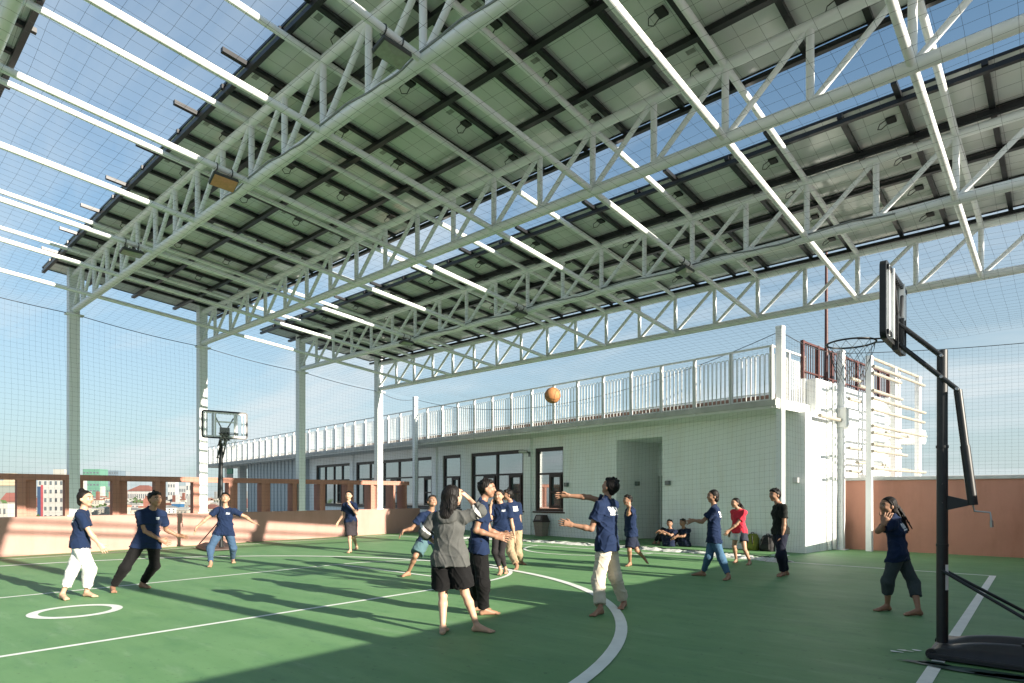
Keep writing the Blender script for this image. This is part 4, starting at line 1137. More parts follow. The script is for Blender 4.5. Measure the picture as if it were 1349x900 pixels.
def person(label, h, psi, neck, hem, head, arms, legs, hpsi=None, hpitch=0, hips=None, D=None, lean=0.0, skin=(.36, .20, .13), hair='short',
           top=None, bottom=None, res=.009, group='people playing on the court', hold=None, sit=False, extra=None, toeup=False):
    u = h / 1.7; uh = u * 1.06
    f = facing(psi); lat = np.cross(UP, f)            # lat points to the person's left
    fh = f if hips is None else facing(hips); lath = np.cross(UP, fh)
    if D is None:
        D = np.mean([gdepth(l[3], .075 * u) for l in legs.values() if l[4]])
    N_ = ray(*neck, D + lean); P0 = ray(*hem, D)
    P = N_ + unit(P0 - N_) * .315 * h
    base = np.array([P[0], P[1], 0.0])
    ft = []
    t = thing('person', label, 'person', tuple(base), 'w', group=group)
    J = {}
    sx_ = .105 * h
    spine = unit(N_ - P)
    lat = unit(lat - (lat @ spine) * spine)
    for s, k in ((1, 'L'), (-1, 'R')):
        J['sh' + k] = N_ - spine * .048 * h + lat * s * sx_
        J['hip' + k] = P + lath * s * .054 * h
        a = arms.get(k)
        if a is not None:
            J['el' + k] = solve(a[0], a[1], J['sh' + k], .178 * h, a[2])
            J['wr' + k] = solve(a[3], a[4], J['el' + k], .148 * h, a[5])
            J['hd' + k] = J['wr' + k] + unit(solve(a[6], a[7], J['wr' + k], .10 * h, a[8] if len(a) > 8 else 0) - J['wr' + k]) * .1 * h
        l = legs.get(k)
        # l = knee px,py, ankle px,py, grounded?, toe px,py[, ankle depth offset]
        hip = J['hip' + k]
        if l[4]: Da = gdepth(l[3], .075 * u)
        else: Da = (hip - np.array([0, 0, EYE])) @ FW + (l[7] if len(l) > 7 else 0)
        an = ray(l[2], l[3], Da)
        if an[2] < .07 * u: an[2] = .07 * u
        best = None
        Dh = (hip - np.array([0, 0, EYE])) @ FW
        for dd in np.linspace(min(Dh, Da) - .35, max(Dh, Da) + .35, 121):
            kn = ray(l[0], l[1], dd)
            e = (np.linalg.norm(kn - hip) - .245 * h) ** 2 + (np.linalg.norm(kn - an) - .246 * h) ** 2
            kd = unit(kn - (hip + an) / 2) @ fh
            e += .0015 * (1 - kd)
            if best is None or e < best[0]: best = (e, kn)
        J['kn' + k] = best[1]; J['an' + k] = an
        if l[4]:
            tp = ray(l[5], l[6], gdepth(l[6], .02))
            tp = an + unit(np.array([tp[0] - an[0], tp[1] - an[1], 0])) * .13 * h; tp[2] = .022 * u
        else:
            tp = an + unit(ray(l[5], l[6], Da) - an) * .13 * h
            tp[2] = max(tp[2], .022 * u)
        J['to' + k] = tp
    # head frame
    hp = facing(hpsi if hpsi is not None else psi); pr = math.radians(hpitch)
    hf = hp * math.cos(pr) + UP * math.sin(pr); hl = np.cross(UP, hp); hu = np.cross(hf, hl)
    Hc = ray(*head, (N_ - np.array([0, 0, EYE])) @ FW + .0)
    Hc = N_ + unit(Hc - N_ + hf * .02) * min(max(np.linalg.norm(Hc - N_), .100 * h), .120 * h)
    # ---- body
    B = Field(); k = .025
    pel = P - spine * .01 * h
    B.cone(pel, P + spine * .09 * h, .088 * u, .082 * u, lath, 1.42, k)
    B.cone(P + spine * .09 * h, P + spine * .20 * h, .080 * u, .090 * u, lat, 1.42, k)
    B.cone(P + spine * .20 * h, N_ - spine * .045 * h, .090 * u, .062 * u, lat, 1.55, k)
    B.cone(N_ - spine * .03 * h, N_ + spine * .0 * h, .050 * u, .050 * u, lat, 1.5, .03)
    neckb = N_ + f * .012
    B.cone(neckb - spine * .02, Hc - hu * .045 * u - hf * .015 * u, .053 * u, .049 * u, None, 1, .02)
    # head: cranium, face, jaw, nose, brow, ears, lips
    B.ball(Hc + hu * .022 * uh - hf * .012 * uh, .082 * uh, hf, 1.14, .01)
    B.cone(Hc + hf * .030 * uh + hu * .02 * uh, Hc + hf * .045 * uh - hu * .075 * uh, .058 * uh, .034 * uh, None, 1, .03)
    B.cone(Hc + hf * .02 * uh - hu * .04 * uh + hl * .03 * uh, Hc + hf * .02 * uh - hu * .04 * uh - hl * .03 * uh, .045 * uh, .045 * uh, None, 1, .02)
    B.cone(Hc + hf * .086 * uh + hu * .012 * uh, Hc + hf * .098 * uh - hu * .020 * uh, .009 * uh, .013 * uh, None, 1, .012)
    B.cone(Hc + hf * .080 * uh - hu * .048 * uh + hl * .016 * uh, Hc + hf * .080 * uh - hu * .048 * uh - hl * .016 * uh, .009 * uh, .009 * uh, None, 1, .012)
    for s in (1, -1):
        B.ball(Hc + hl * s * .078 * uh - hf * .008 * uh - hu * .008 * uh, .020 * uh, hu, 1.5, .008)
        B.cone(Hc + hf * .074 * uh + hu * .028 * uh + hl * s * .015 * uh, Hc + hf * .068 * uh + hu * .030 * uh + hl * s * .045 * uh, .011 * uh, .010 * uh, None, 1, .012)
        B.ball(Hc + hf * .062 * uh - hu * .018 * uh + hl * s * .034 * uh, .024 * uh, None, 1, .02)
    def arm(K, s):
        if 'el' + K not in J: return
        a, b, c, d = J['sh' + K], J['el' + K], J['wr' + K], J['hd' + K]
        B.cone(N_ - spine * .018 * h + lat * s * .03, a, .040 * u, .046 * u, None, 1, .03)
        m1 = a + (b - a) * .45
        B.cone(a, m1, .050 * u, .043 * u, None, 1, .02); B.cone(m1, b, .043 * u, .035 * u, None, 1, .02)
        m2 = b + (c - b) * .3
        B.cone(b, m2, .036 * u, .039 * u, None, 1, .02); B.cone(m2, c, .038 * u, .024 * u, None, 1, .02)
        # hand: palm, four bent fingers of unequal length, thumb from the side of the palm near its base
        dn = unit(d - c); fa = unit(c - b)
        pn = -lat * s * .85 - UP * .35 + f * .12; pn = unit(pn - (pn @ dn) * dn); side = np.cross(dn, pn) * s
        if side @ (f + UP) > 0: side = -side          # thumb (at -side) to the front or top
        pl = .056 * h
        B.cone(c, c + dn * pl * .95, .021 * u, .020 * u, side, 1.85, .012)
        for i, (o_, ln) in enumerate(((-.033, .95), (-.011, 1.08), (.011, 1.02), (.032, .80))):
            r0 = c + dn * pl * .92 + side * o_ * u
            d1 = unit(dn + side * o_ * 6 + pn * .15); p1 = r0 + d1 * .030 * h * ln
            d2 = unit(dn + side * o_ * 5 + pn * .45); p2 = p1 + d2 * .022 * h * ln
            B.cone(r0 - dn * .015, p1, .0098 * u, .0088 * u, None, 1, .006); B.cone(p1, p2, .0088 * u, .0072 * u, None, 1, .005)
        th0 = c + dn * pl * .25 - side * .026 * u; th1 = th0 + unit(dn * .7 - side * .75 + pn * .25) * .026 * h; th2 = th1 + unit(dn * .95 - side * .25 + pn * .35) * .022 * h
        B.cone(th0, th1, .013 * u, .0108 * u, None, 1, .008); B.cone(th1, th2, .0105 * u, .0085 * u, None, 1, .005)
    arm('L', 1); arm('R', -1)
    calf = {}
    for s, K in ((1, 'L'), (-1, 'R')):
        a, b, c, d = J['hip' + K], J['kn' + K], J['an' + K], J['to' + K]
        m = a + (b - a) * .4
        B.cone(a, m, .080 * u, .072 * u, None, 1, .03); B.cone(m, b, .072 * u, .050 * u, None, 1, .03)
        back = unit((a + c) / 2 - b) if np.linalg.norm((a + c) / 2 - b) > .03 else -fh
        back = unit(back - (back @ unit(c - b)) * unit(c - b))
        m2 = b + (c - b) * .30 + back * .012 * u; calf[K] = m2
        B.cone(b, m2, .047 * u, .050 * u, None, 1, .025); B.cone(m2, c, .050 * u, .030 * u, None, 1, .025)
        fd = unit(d - c); fd2 = unit(np.array([fd[0], fd[1], fd[2] * .6])); hz = unit(np.array([fd[0], fd[1], 0]) + 1e-6)
        sd = np.cross(UP, hz)
        heel = c - hz * .03 * u - np.array([0, 0, .042 * u]) if legs[K][4] else c - fd * .015 * u - unit(b - c) * .038 * u * 1.0
        if legs[K][4]: heel[2] = max(heel[2], .03 * u)
        ballp = c + (d - c) * .74
        if legs[K][4]: ballp[2] = .024 * u
        B.cone(c, heel, .030 * u, .029 * u, None, 1, .02)
        B.cone(c + fd * .01, ballp, .033 * u, .021 * u, sd, 1.15, .02); B.cone(heel, ballp, .026 * u, .021 * u, sd, 1.3, .02)
        for q in range(5):
            o_ = (q - 2) * .0165 * u; bg_ = (1.35 if (q == 0) else 1.0)
            sgn = s                       # big toe on the inner side
            st = ballp + sd * o_ * -sgn * -1.0
            if q == 0: st = ballp - sd * s * -.0 + sd * (-s) * .030 * u
            else: st = ballp + sd * (-s) * (.030 - .0155 * q) * u
            en = st + fd2 * (.040 - .0045 * q) * u * 1.15
            if legs[K][4]: en[2] = max(.013 * u, min(en[2], .016 * u)); st = st.copy(); st[2] = min(st[2], .02 * u)
            B.cone(st, en, .0125 * u * bg_, .0100 * u * bg_, None, 1, .007)
    sk = np.array(skin); rs = np.random.RandomState(int(h * 1000) + int(head[0]))
    def skincol(V):
        c = np.tile(sk, (len(V), 1))
        q = V - Hc; x = q @ hl / uh; y = q @ hf / uh; z = q @ hu / uh
        front = y > .045
        for s in (1, -1):
            e = front & ((x - s * .033) ** 2 / .016 ** 2 + (z - .012) ** 2 / .008 ** 2 < 1); c[e] = (.42, .38, .34)
            e = front & ((x - s * .033) ** 2 / .008 ** 2 + (z - .012) ** 2 / .0085 ** 2 < 1); c[e] = (.012, .008, .006)
            e = front & (abs(x - s * .035) < .022) & (abs(z - .034 + .12 * abs(abs(x) - .035)) < .0055); c[e] = (.02, .013, .01)
        e = front & (x ** 2 / .024 ** 2 + (z + .048) ** 2 / .010 ** 2 < 1); c[e] = sk * [.85, .55, .52]
        e = front & (abs(x) < .021) & (abs(z + .048) < .0025); c[e] = sk * .35
        # darker knees, elbows, soles are left to the light; hair roots hide the scalp
        return c
    body = B.build('body', M['skin'], t, base, res, None, skincol)
    # ---- hair
    Hh = Field(); hc = np.array([.009, .0075, .007])
    cutf = (Hc + hf * .030 * uh + hu * .052 * uh, unit(hf * .86 - hu * .50))
    cutf2 = (Hc - hu * .045 * uh, unit(-hu * .85 + hf * .5))
    Hh.ball(Hc + hu * .028 * uh - hf * .016 * uh, .094 * uh, hf, 1.12, .01, [cutf, cutf2])
    if hair in ('long', 'pony', 'bun', 'girlshort'):
        Hh.cone(Hc + hu * .06 * uh - hf * .03 * uh, Hc - hf * .055 * uh - hu * .05 * uh, .07 * uh, .062 * uh, hl, 1.25, .02, [cutf])
    else:
        for q in range(16):      # tufts that roughen the outline
            a = rs.uniform(0, 2 * PI); b = rs.uniform(.1, 1.2)
            d = unit(hu * math.cos(b) + hf * math.sin(b) * math.cos(a) + hl * math.sin(b) * math.sin(a))
            if d @ hf > .75: continue
            p = Hc + hu * .028 * uh - hf * .016 * uh + d * .080 * uh
            Hh.cone(p, p + unit(d + hf * .4 + rs.randn(3) * .3) * .028 * uh, .020 * uh, .010 * uh, None, 1, .012)
        Hh.cone(Hc + hf * .045 * uh + hu * .085 * uh - hl * .04 * uh, Hc + hf * .05 * uh + hu * .082 * uh + hl * .04 * uh, .026 * uh, .026 * uh, None, 1, .02)
        Hh.cone(Hc - hf * .07 * uh + hu * .0 * uh, Hc - hf * .055 * uh - hu * .055 * uh, .04 * uh, .034 * uh, hl, 1.4, .02)
    if hair == 'long':
        p0 = Hc - hf * .06 * u; pts = [p0 + hu * .02, p0 - UP * .10 * u - hf * .012, N_ - f * .075 * u - spine * .05 * u, N_ - f * .085 * u - spine * .17 * u]
        for q in range(3): Hh.cone(pts[q], pts[q + 1], [.062, .058, .055, .034][q] * u, [.062, .058, .055, .034][q + 1] * u, lat, 1.5, .03)
        for st in range(16):
            a0 = rs.uniform(-.075, .075); p_ = Hc - hf * .07 * u + hl * a0 * u + hu * rs.uniform(-.02, .05); q_ = N_ - f * (.085 + .02 * rs.rand()) * u + lat * (a0 * 1.1 + .012 * rs.randn()) * u - spine * rs.uniform(.10, .24) * u
            md = (p_ + q_) / 2 - f * .03 * u
            Hh.cone(p_, md, .014 * u, .013 * u, None, 1, .008); Hh.cone(md, q_, .013 * u, .005 * u, None, 1, .008)
        for s in (1, -1): Hh.cone(Hc + hl * s * .07 * u - hf * .01, N_ + lat * s * .055 * u - f * .02 * u - spine * .02, .028 * u, .022 * u, None, 1, .02)
    if hair == 'pony':
        p0 = Hc - hf * .095 * u + hu * .0; L_ = extra.get('pony', .30)
        dr = extra.get('dir', -f * .35 - UP)
        q0, q1, q2 = p0, p0 + unit(-hf * .8 - UP * .1) * .07 * u, p0 + unit(-hf * .8) * .05 * u + unit(dr) * L_ * u
        for st in range(11):
            o1 = rs.randn(3) * .018 * u; o2 = rs.randn(3) * .030 * u; ln = rs.uniform(.78, 1.08); pv = None
            for q in range(8):
                tt = q / 7; pt = (1 - tt) ** 2 * q0 + 2 * tt * (1 - tt) * q1 + tt * tt * (q0 + (q2 - q0) * ln) + o1 * min(tt * 3, 1) + o2 * tt
                rr = (.019 - .010 * tt) * u
                if pv is not None: Hh.cone(pv, pt, pr_, rr, None, 1, .010)
                pv, pr_ = pt, rr
    if hair == 'bun': Hh.ball(Hc - hf * .072 * u + hu * .132 * u, .040 * u, None, 1, .015)
    def hn(X): return .0035 * np.sin(X[..., 0] * 190 + 3 * np.sin(X[..., 2] * 40)) * np.sin(X[..., 1] * 170 + X[..., 2] * 30)
    Hh.build('hair', M['hair'], t, base, max(res, .007), hn, lambda V: np.tile(hc, (len(V), 1)))
    # ---- clothes
    def folds(amp, seed, P0=P):
        r = np.random.RandomState(seed); ks = r.randn(6, 3) * [14, 14, 9]; ph = r.rand(6) * 6.28
        k2 = r.randn(5, 3) * [24, 24, 17]; p2 = r.rand(5) * 6.28
        def fn(X):
            o = 0
            for q in range(6): o = o + np.sin(X @ ks[q] + ph[q] + 1.3 * np.sin(X[..., 2] * 11 + q))
            w = 0
            for q in range(5):      # creases: narrow ridges in bent lines
                g = np.abs(np.sin(X @ k2[q] * .5 + p2[q] + .9 * np.sin(X[..., 2] * 13 + q) + .6 * np.sin(X[..., 0] * 17)))
                w = w - np.maximum(1 - g * 2.2, 0) ** 1.5
            return amp * (o / 3.0 + w * 1.3 + .4)
        return fn
    sd = int(head[0] * 10)
    T_ = dict(col=(.016, .035, .095), sleeve=.62, hem=.07, ease=.016, collar=True, logo=None); T_.update(top or {})
    C = Field(); e = T_['ease'] * u
    hemP = P - spine * T_['hem'] * h
    hcut = (hemP, -spine)
    C.cone(N_ - spine * .045 * h, N_ - spine * .05 * h, .056 * u + e, .058 * u + e, lat, 1.7, .03)
    C.cone(P + spine * .20 * h, N_ - spine * .05 * h, .092 * u + e, .066 * u + e, lat, 1.55, .03)
    C.cone(P + spine * .07 * h, P + spine * .20 * h, .090 * u + e, .092 * u + e, lat, 1.45, .03)
    C.cone(hemP - spine * .02, P + spine * .08 * h, .104 * u + e * 1.3, .092 * u + e, unit(lat + lath), 1.42, .03, hcut)
    bz = (bottom or {}).get('ease', .016) * u
    for K in 'LR':
        a, b = J['hip' + K], J['kn' + K]
        C.cone(a, a + (b - a) * .6, .084 * u + bz + .013, .076 * u + bz + .016, None, 1, .04, hcut)
    for s, K in ((1, 'L'), (-1, 'R')):
        if 'el' + K not in J: continue
        a, b, c = J['sh' + K], J['el' + K], J['wr' + K]
        C.cone(N_ - spine * .020 * h + lat * s * .03, a, .042 * u + e * .8, .046 * u + e * .7, None, 1, .03)
        fr = T_['sleeve']
        if fr <= 1:
            q = a + (b - a) * fr; C.cone(a, q + unit(b - a) * .03, .048 * u + e * .7, .056 * u + e * .9, None, 1, .035, (q, unit(b - a)))
        else:
            C.cone(a, b, .050 * u + e * .8, .044 * u + e * .9, None, 1, .03)
            q = b + (c - b) * (fr - 1); C.cone(b, q + unit(c - b) * .03, .044 * u + e, .038 * u + e, None, 1, .02, (q, unit(c - b)))
    if T_['collar']:
        C.cone(N_ + spine * .012 * h - f * .01 + lat * .035, N_ + spine * .012 * h - f * .01 - lat * .035, .030 * u, .030 * u, None, 1, .02)
        for s in (1, -1): C.cone(N_ + spine * .008 * h + lat * s * .045 * u - f * .01, N_ - spine * .022 * h + f * .058 * u + lat * s * .022 * u, .018 * u, .012 * u, None, 1, .012)
    tc_ = np.array(T_['col'])
    def topcol(V):
        c = np.tile(tc_, (len(V), 1)); q = V - N_; x = q @ lat / u; y = q @ f / u; z = q @ spine / u
        lg = T_['logo']
        if lg in ('back', 'both'):
            g = (y < -.05) & (abs(x) < .105) & (z < -.10) & (z > -.205)
            # block letters worn on the back, then a thin line of text
            cell = np.floor((x + .105) / .0525); inx = ((x + .105) / .0525) % 1
            w = g & (((z > -.175) & (inx < .80) & ~((inx > .32) & (inx < .5) & (z < -.125))) | ((z < -.185) & (inx < .9)))
            c[w] = (.72, .74, .74)
        if lg in ('chest', 'both'):
            w = (y > .03) & (abs(x - .075) < .036) & (abs(z + .135) < .018) & ~((abs(z + .137) < .003)); c[w] = (.62, .66, .68)
        if T_.get('stripe'):
            for K in 'LR':
                if 'el' + K in J:
                    a, b = J['sh' + K], J['el' + K]; tt = (V - a) @ unit(b - a) / np.linalg.norm(b - a)
                    rad = np.linalg.norm(V - a - ((V - a) @ unit(b - a))[:, None] * unit(b - a), axis=1)
                    an_ = np.sin((V @ np.array([60., 45., 70.])))
                    w = (tt > .72) & (tt < .98) & (rad < .10); c[w] = np.where((an_[w] > -.25)[:, None], (.70, .70, .68), (.015, .015, .015))
        if T_.get('dark_sleeve'): pass
        return c
    C.build(T_.get('name', 'shirt'), M['cloth'], t, base, res, folds(.0036 if T_.get('hood') else .0055, sd), topcol)
    if T_.get('hood'):
        Hd = Field(); p = N_ - f * .07 * u - spine * .03 * u
        for q in range(9):
            a = PI * q / 8; pt = p + lat * math.cos(a) * .085 * u - spine * math.sin(a) * .085 * u - f * .02 * math.sin(a) * u
            if q: Hd.cone(prev, pt, .036 * u, .036 * u, None, 1, .03)
            prev = pt
        Hd.cone(p - spine * .01, p - spine * .075 * u, .04 * u, .03 * u, lat, 1.6, .03)
        Hd.build('hood', M['cloth'], t, base, res, folds(.003, sd + 5), lambda V: np.tile(tc_ * .9, (len(V), 1)))
    Bt = dict(kind='pants', col=(.007, .007, .0075), ease=.016, upto=.93, name=None); Bt.update(bottom or {})
    G_ = Field(); e = (Bt['ease'] + .006) * u
    G_.cone(pel, P + spine * .06 * h, .090 * u + e * .6, .080 * u + e * .4, lath, 1.4, .03)
    if Bt['kind'] == 'skirt':
        mk_ = (J['knL'] + J['knR']) / 2; mh = (J['hipL'] + J['hipR']) / 2; q = mh + (mk_ - mh) * Bt['upto']
        G_.cone(pel, q + unit(mk_ - mh) * .04, .100 * u + e * .5, .112 * u + e, lath, 1.35, .03, (q, unit(mk_ - mh)))
        for K in 'LR': G_.cone(J['hip' + K], J['kn' + K], .086 * u + e, .075 * u + e, None, 1, .05, (q, unit(mk_ - mh)))
    else:
        for K in 'LR':
            a, b, c = J['hip' + K], J['kn' + K], J['an' + K]; up_ = Bt['upto']
            if up_ <= .5:
                q = a + (b - a) * up_ * 2; G_.cone(a, q + unit(b - a) * .03, .084 * u + e, (.072 + Bt.get('flare', .012)) * u + e, None, 1, .03, (q, unit(b - a)))
            else:
                q = b + (c - b) * (up_ - .5) * 2
                G_.cone(a, b, .084 * u + e, .054 * u + e, None, 1, .03)
                G_.cone(b, calf[K], .054 * u + e, .050 * u + e * .8, None, 1, .03, (q, unit(c - b)))
                G_.cone(b, q + unit(c - b) * .03, .054 * u + e, Bt.get('cuff', .046) * u + e * .6, None, 1, .03, (q, unit(c - b)))
    bc = np.array(Bt['col'])
    def botcol(V):
        c = np.tile(bc, (len(V), 1))
        if Bt.get('side'):
            for s, K in ((1, 'L'), (-1, 'R')):
                w = ((V - J['hip' + K]) @ (lath * s) > .075 * u); c[w] = Bt['side']
        return c
    nm = Bt['name'] or {'skirt': 'skirt'}.get(Bt['kind'], 'shorts' if Bt['upto'] <= .5 else 'trousers')
    G_.build(nm, M['cloth'], t, base, res, folds(min(.0042, .0012 + Bt['ease'] * .13), sd + 1), botcol)
    return t, J, dict(N=N_, P=P, Hc=Hc, f=f, lat=lat, base=base, u=u)

NAVY = dict(col=(.0095, .020, .055))
def navy(**k): d = dict(NAVY); d.update(k); return d
TAN, BRN, LGT = (.40, .235, .155), (.30, .165, .105), (.50, .31, .215)

person('girl with hair bun in navy shirt and loose white trousers walking at the far left', 1.57, 115, (109.5, 671), (105, 722), (111.5, 657), 
       {'R': (120, 704, -1, 131, 716.5, 0, 137, 724)}, {'L': (99, 744, 82, 783, True, 99, 792), 'R': (118, 750, 114, 780, True, 133, 786)}, hpsi=85, skin=LGT, hair='bun', top=navy(hem=.03, logo='back', collar=False),
       bottom=dict(col=(.62, .62, .60), ease=.022, upto=.86, cuff=.05), res=.008)
person('young man in navy polo and black trousers lunging right beside the white trousers girl', 1.62, 50, (200, 671), (192.5, 722), (203.5, 657.5),
       {'R': (191, 700, -1, 211, 711, 0, 221, 715), 'L': (219, 698, 1, 233.5, 705.5, 0, 243, 707)}, {'R': (165, 748, 148.5, 773.5, True, 152, 782), 'L': (204, 745, 187, 768.5, True, 199, 774)}, hpsi=65, hips=40, skin=BRN,
       top=navy(hem=.06, logo='chest'), res=.008)
person('boy in navy polo and blue jeans crouching with arms spread before the pink parapet', 1.60, 12, (297, 668.5), (295, 707), (296.5, 654.5),
       {'R': (272.5, 683, 0, 259, 695, -.5, 254.4, 705), 'L': (323.8, 681, 0, 332.7, 688, -.5, 341.5, 691)}, {'R': (277, 722, 277.5, 742, True, 271, 750), 'L': (307, 722, 306.7, 737, True, 313, 745)}, hpsi=25, hpitch=18, skin=TAN,
       top=navy(hem=.055, logo='chest'), bottom=dict(col=(.045, .085, .15), cuff=.036, upto=.94), res=.009)
person('girl in navy shirt and dark knee skirt, hand at her mouth, by the pink parapet', 1.58, -18, (460, 661.5), (462, 686), (459.8, 653),
       {'R': (451.4, 678.7, 0, 445.4, 688, 0, 443, 694), 'L': (470, 677, -1, 462, 666.5, -1, 459, 660.5)}, {'R': (460.5, 707, 461.5, 724.5, True, 456, 728.5), 'L': (465.5, 708, 470, 720.5, True, 465, 725)}, hpsi=-5, skin=LGT, hair='girlshort',
       top=navy(hem=.015), bottom=dict(kind='skirt', col=(.035, .03, .035), upto=.92), res=.0105)
person('boy in navy shirt and teal shorts lunging behind the grey hoodie girl', 1.60, 25, (568, 673.5), (565.5, 715), (569, 661),
       {'R': (542, 697, 0, 531.5, 699, 0, 527, 705), 'L': (583, 697, 0, 590, 712, 0, 594, 720)}, {'R': (547, 733, 538, 754, True, 527, 759.5), 'L': (584, 735, 601, 752, True, 607, 757)}, hpsi=30, hpitch=25, skin=BRN,
       top=navy(hem=.05, collar=False), bottom=dict(col=(.07, .13, .145), upto=.42, ease=.03, flare=.02), res=.009)
person('girl in grey hoodie and black shorts seen from behind, hand on her long hair', 1.60, 168, (591, 673.5), (593, 742), (595.5, 653.5),
       {'R': (632, 674, 0, 618, 657, 1, 607, 647), 'L': (560, 701, 0, 568, 711, 1, 576, 718)}, {'L': (583.5, 783, 583.5, 827, True, 590, 824), 'R': (612.5, 781, 628, 824, True, 651, 832)}, hpsi=135, hpitch=8, skin=LGT, hair='long',
       top=dict(name='hoodie', col=(.085, .088, .084), sleeve=1.35, hem=.05, ease=.028, collar=False, hood=True, stripe=True), bottom=dict(col=(.008, .008, .0085), upto=.40, ease=.03, flare=.022), res=.0065)
person('tall boy in navy polo and black trousers standing right of the hoodie girl', 1.66, 95, (635, 660), (630, 730), (638.5, 647),
       {'R': (627, 699, -.6, 653, 707, 0, 668, 709.5), 'L': (645, 700, 1, 660, 704, 0, 668, 705)}, {'R': (636, 769, 637, 803, True, 656, 808), 'L': (627, 768, 626, 798, True, 640, 802)}, hpsi=88, skin=BRN,
       top=navy(hem=.075), bottom=dict(col=(.0065, .0065, .007), ease=.024, cuff=.056, upto=.95), res=.007)
person('smiling girl in navy polo and dark leggings, hand raised to her face', 1.56, -15, (660, 664), (660, 710), (658, 655),
       {'R': (646, 686, -.5, 646, 668, -.5, 648, 661), 'L': (674.5, 691, 0, 677.5, 704, 0, 679, 710)}, {'R': (652, 727, 659.5, 752, True, 653, 760), 'L': (660, 731, 666, 750, True, 668, 758)}, hpsi=-20, skin=TAN, hair='girlshort',
       top=navy(hem=.06, logo='chest'), bottom=dict(col=(.022, .02, .022), upto=.88, ease=.006, cuff=.033, name='leggings'), res=.0085)
person('boy in navy shirt and khaki trousers walking away behind the smiling girl', 1.62, -150, (673.5, 661.5), (677.5, 704), (670.5, 653.5),
       {'R': (685, 690, 0, 684, 703, 0, 683, 710), 'L': (664, 690, 1, 668, 702, -.5, 670, 708)}, {'L': (672.5, 727, 681, 745, True, 679, 750.5), 'R': (682.5, 727, 686, 739, True, 690, 743)}, hpsi=-75, skin=BRN,
       top=navy(hem=.05, logo='back'), bottom=dict(col=(.33, .25, .16), ease=.022, cuff=.05, upto=.92), res=.009)
person('boy in navy shirt and cream trousers on tiptoe throwing with his arm out', 1.66, -130, (799, 658), (800, 725), (804.5, 644.5),
       {'R': (774, 654.5, 0, 747, 653, -.4, 731, 652), 'L': (779, 697, -1, 753, 691.5, 0, 745, 689.5)}, {'L': (788, 764, 791, 802, True, 776, 812), 'R': (810, 759, 822, 793, True, 812, 805)}, hpsi=-130, hpitch=25, hips=-110, skin=BRN,
       top=navy(hem=.075, logo='back', ease=.026), bottom=dict(col=(.55, .50, .40), ease=.022, cuff=.056, upto=.93), res=.007)
person('boy in navy shirt and dark shorts stepping left in front of the recessed doorway', 1.50, -80, (829.5, 669), (831.5, 708), (827.5, 659),
       {'L': (827, 678, -1, 829.5, 667, -1, 828.5, 660)}, {'L': (829, 725, 830, 741.5, True, 824, 746), 'R': (839, 725, 848, 734.5, False, 852, 741, .05)}, hpsi=-70, hpitch=5, skin=BRN,
       top=navy(hem=.08, ease=.03), bottom=dict(col=(.013, .018, .035), upto=.44, ease=.02), res=.010)
person('girl in navy shirt and blue jeans striding left across the shade edge', 1.58, -112, (941.5, 667), (940, 712), (940, 654),
       {'L': (925, 687.5, -.8, 913.5, 685.5, 0, 909, 687)}, {'R': (934, 733, 926, 754, True, 916, 757), 'L': (950, 735, 960, 758.5, True, 951, 765)}, hpsi=-85, skin=BRN, hair='girlshort',
       top=navy(hem=.09, logo='back', ease=.024), bottom=dict(col=(.055, .12, .20), ease=.012, cuff=.038, upto=.93), res=.008)
person('girl in red shirt and white shorts walking left past the olive backpack', 1.46, -62, (973.5, 671), (974, 707), (969, 662.5),
       {'L': (970.5, 691, -.8, 960, 699, 0, 957, 703), 'R': (967, 690, 1, 963, 700, 0, 961, 705)}, {'R': (967, 720, 970, 737.5, True, 963, 742), 'L': (981, 724, 988, 740, True, 981, 745)}, hpsi=-70, skin=TAN, hair='pony', extra=dict(pony=.20, dir=RT * .4 - UP),
       top=dict(col=(.55, .035, .06), hem=.03, collar=False, ease=.022), bottom=dict(col=(.62, .64, .66), upto=.30, ease=.026, side=(.03, .035, .05)), res=.010)
person('boy in black shirt and dark trousers standing by the balcony net post', 1.62, -82, (1025.5, 663), (1028.5, 708), (1021.8, 652.5),
       {'L': (1033, 691, -.5, 1030.5, 708, 0, 1029, 715)}, {'L': (1028, 732, 1032, 754, True, 1021, 760), 'R': (1030, 731, 1036, 753, True, 1028, 757)}, hpsi=-75, skin=BRN,
       top=dict(col=(.012, .014, .013), hem=.03), bottom=dict(col=(.012, .014, .026), ease=.018, cuff=.045, upto=.94), res=.009)
person('girl with long ponytail in navy shirt and rolled trousers near the hoop', 1.50, -125, (1177, 680.5), (1184, 740), (1171.5, 667.5),
       {'L': (1156.5, 700, -.6, 1164, 691, -.3, 1167, 685), 'R': (1166, 699, 1, 1164, 684, 0, 1166, 677)}, {'L': (1169, 766, 1169, 798, True, 1154, 803.5), 'R': (1204, 769, 1210, 804, True, 1194, 809)}, hpsi=-85, skin=BRN, hair='pony', extra=dict(pony=.40, dir=RT * .48 - UP * .95),
       top=navy(hem=.055, logo='back', ease=.022), bottom=dict(col=(.045, .06, .065), ease=.014, upto=.74, cuff=.058), res=.007)
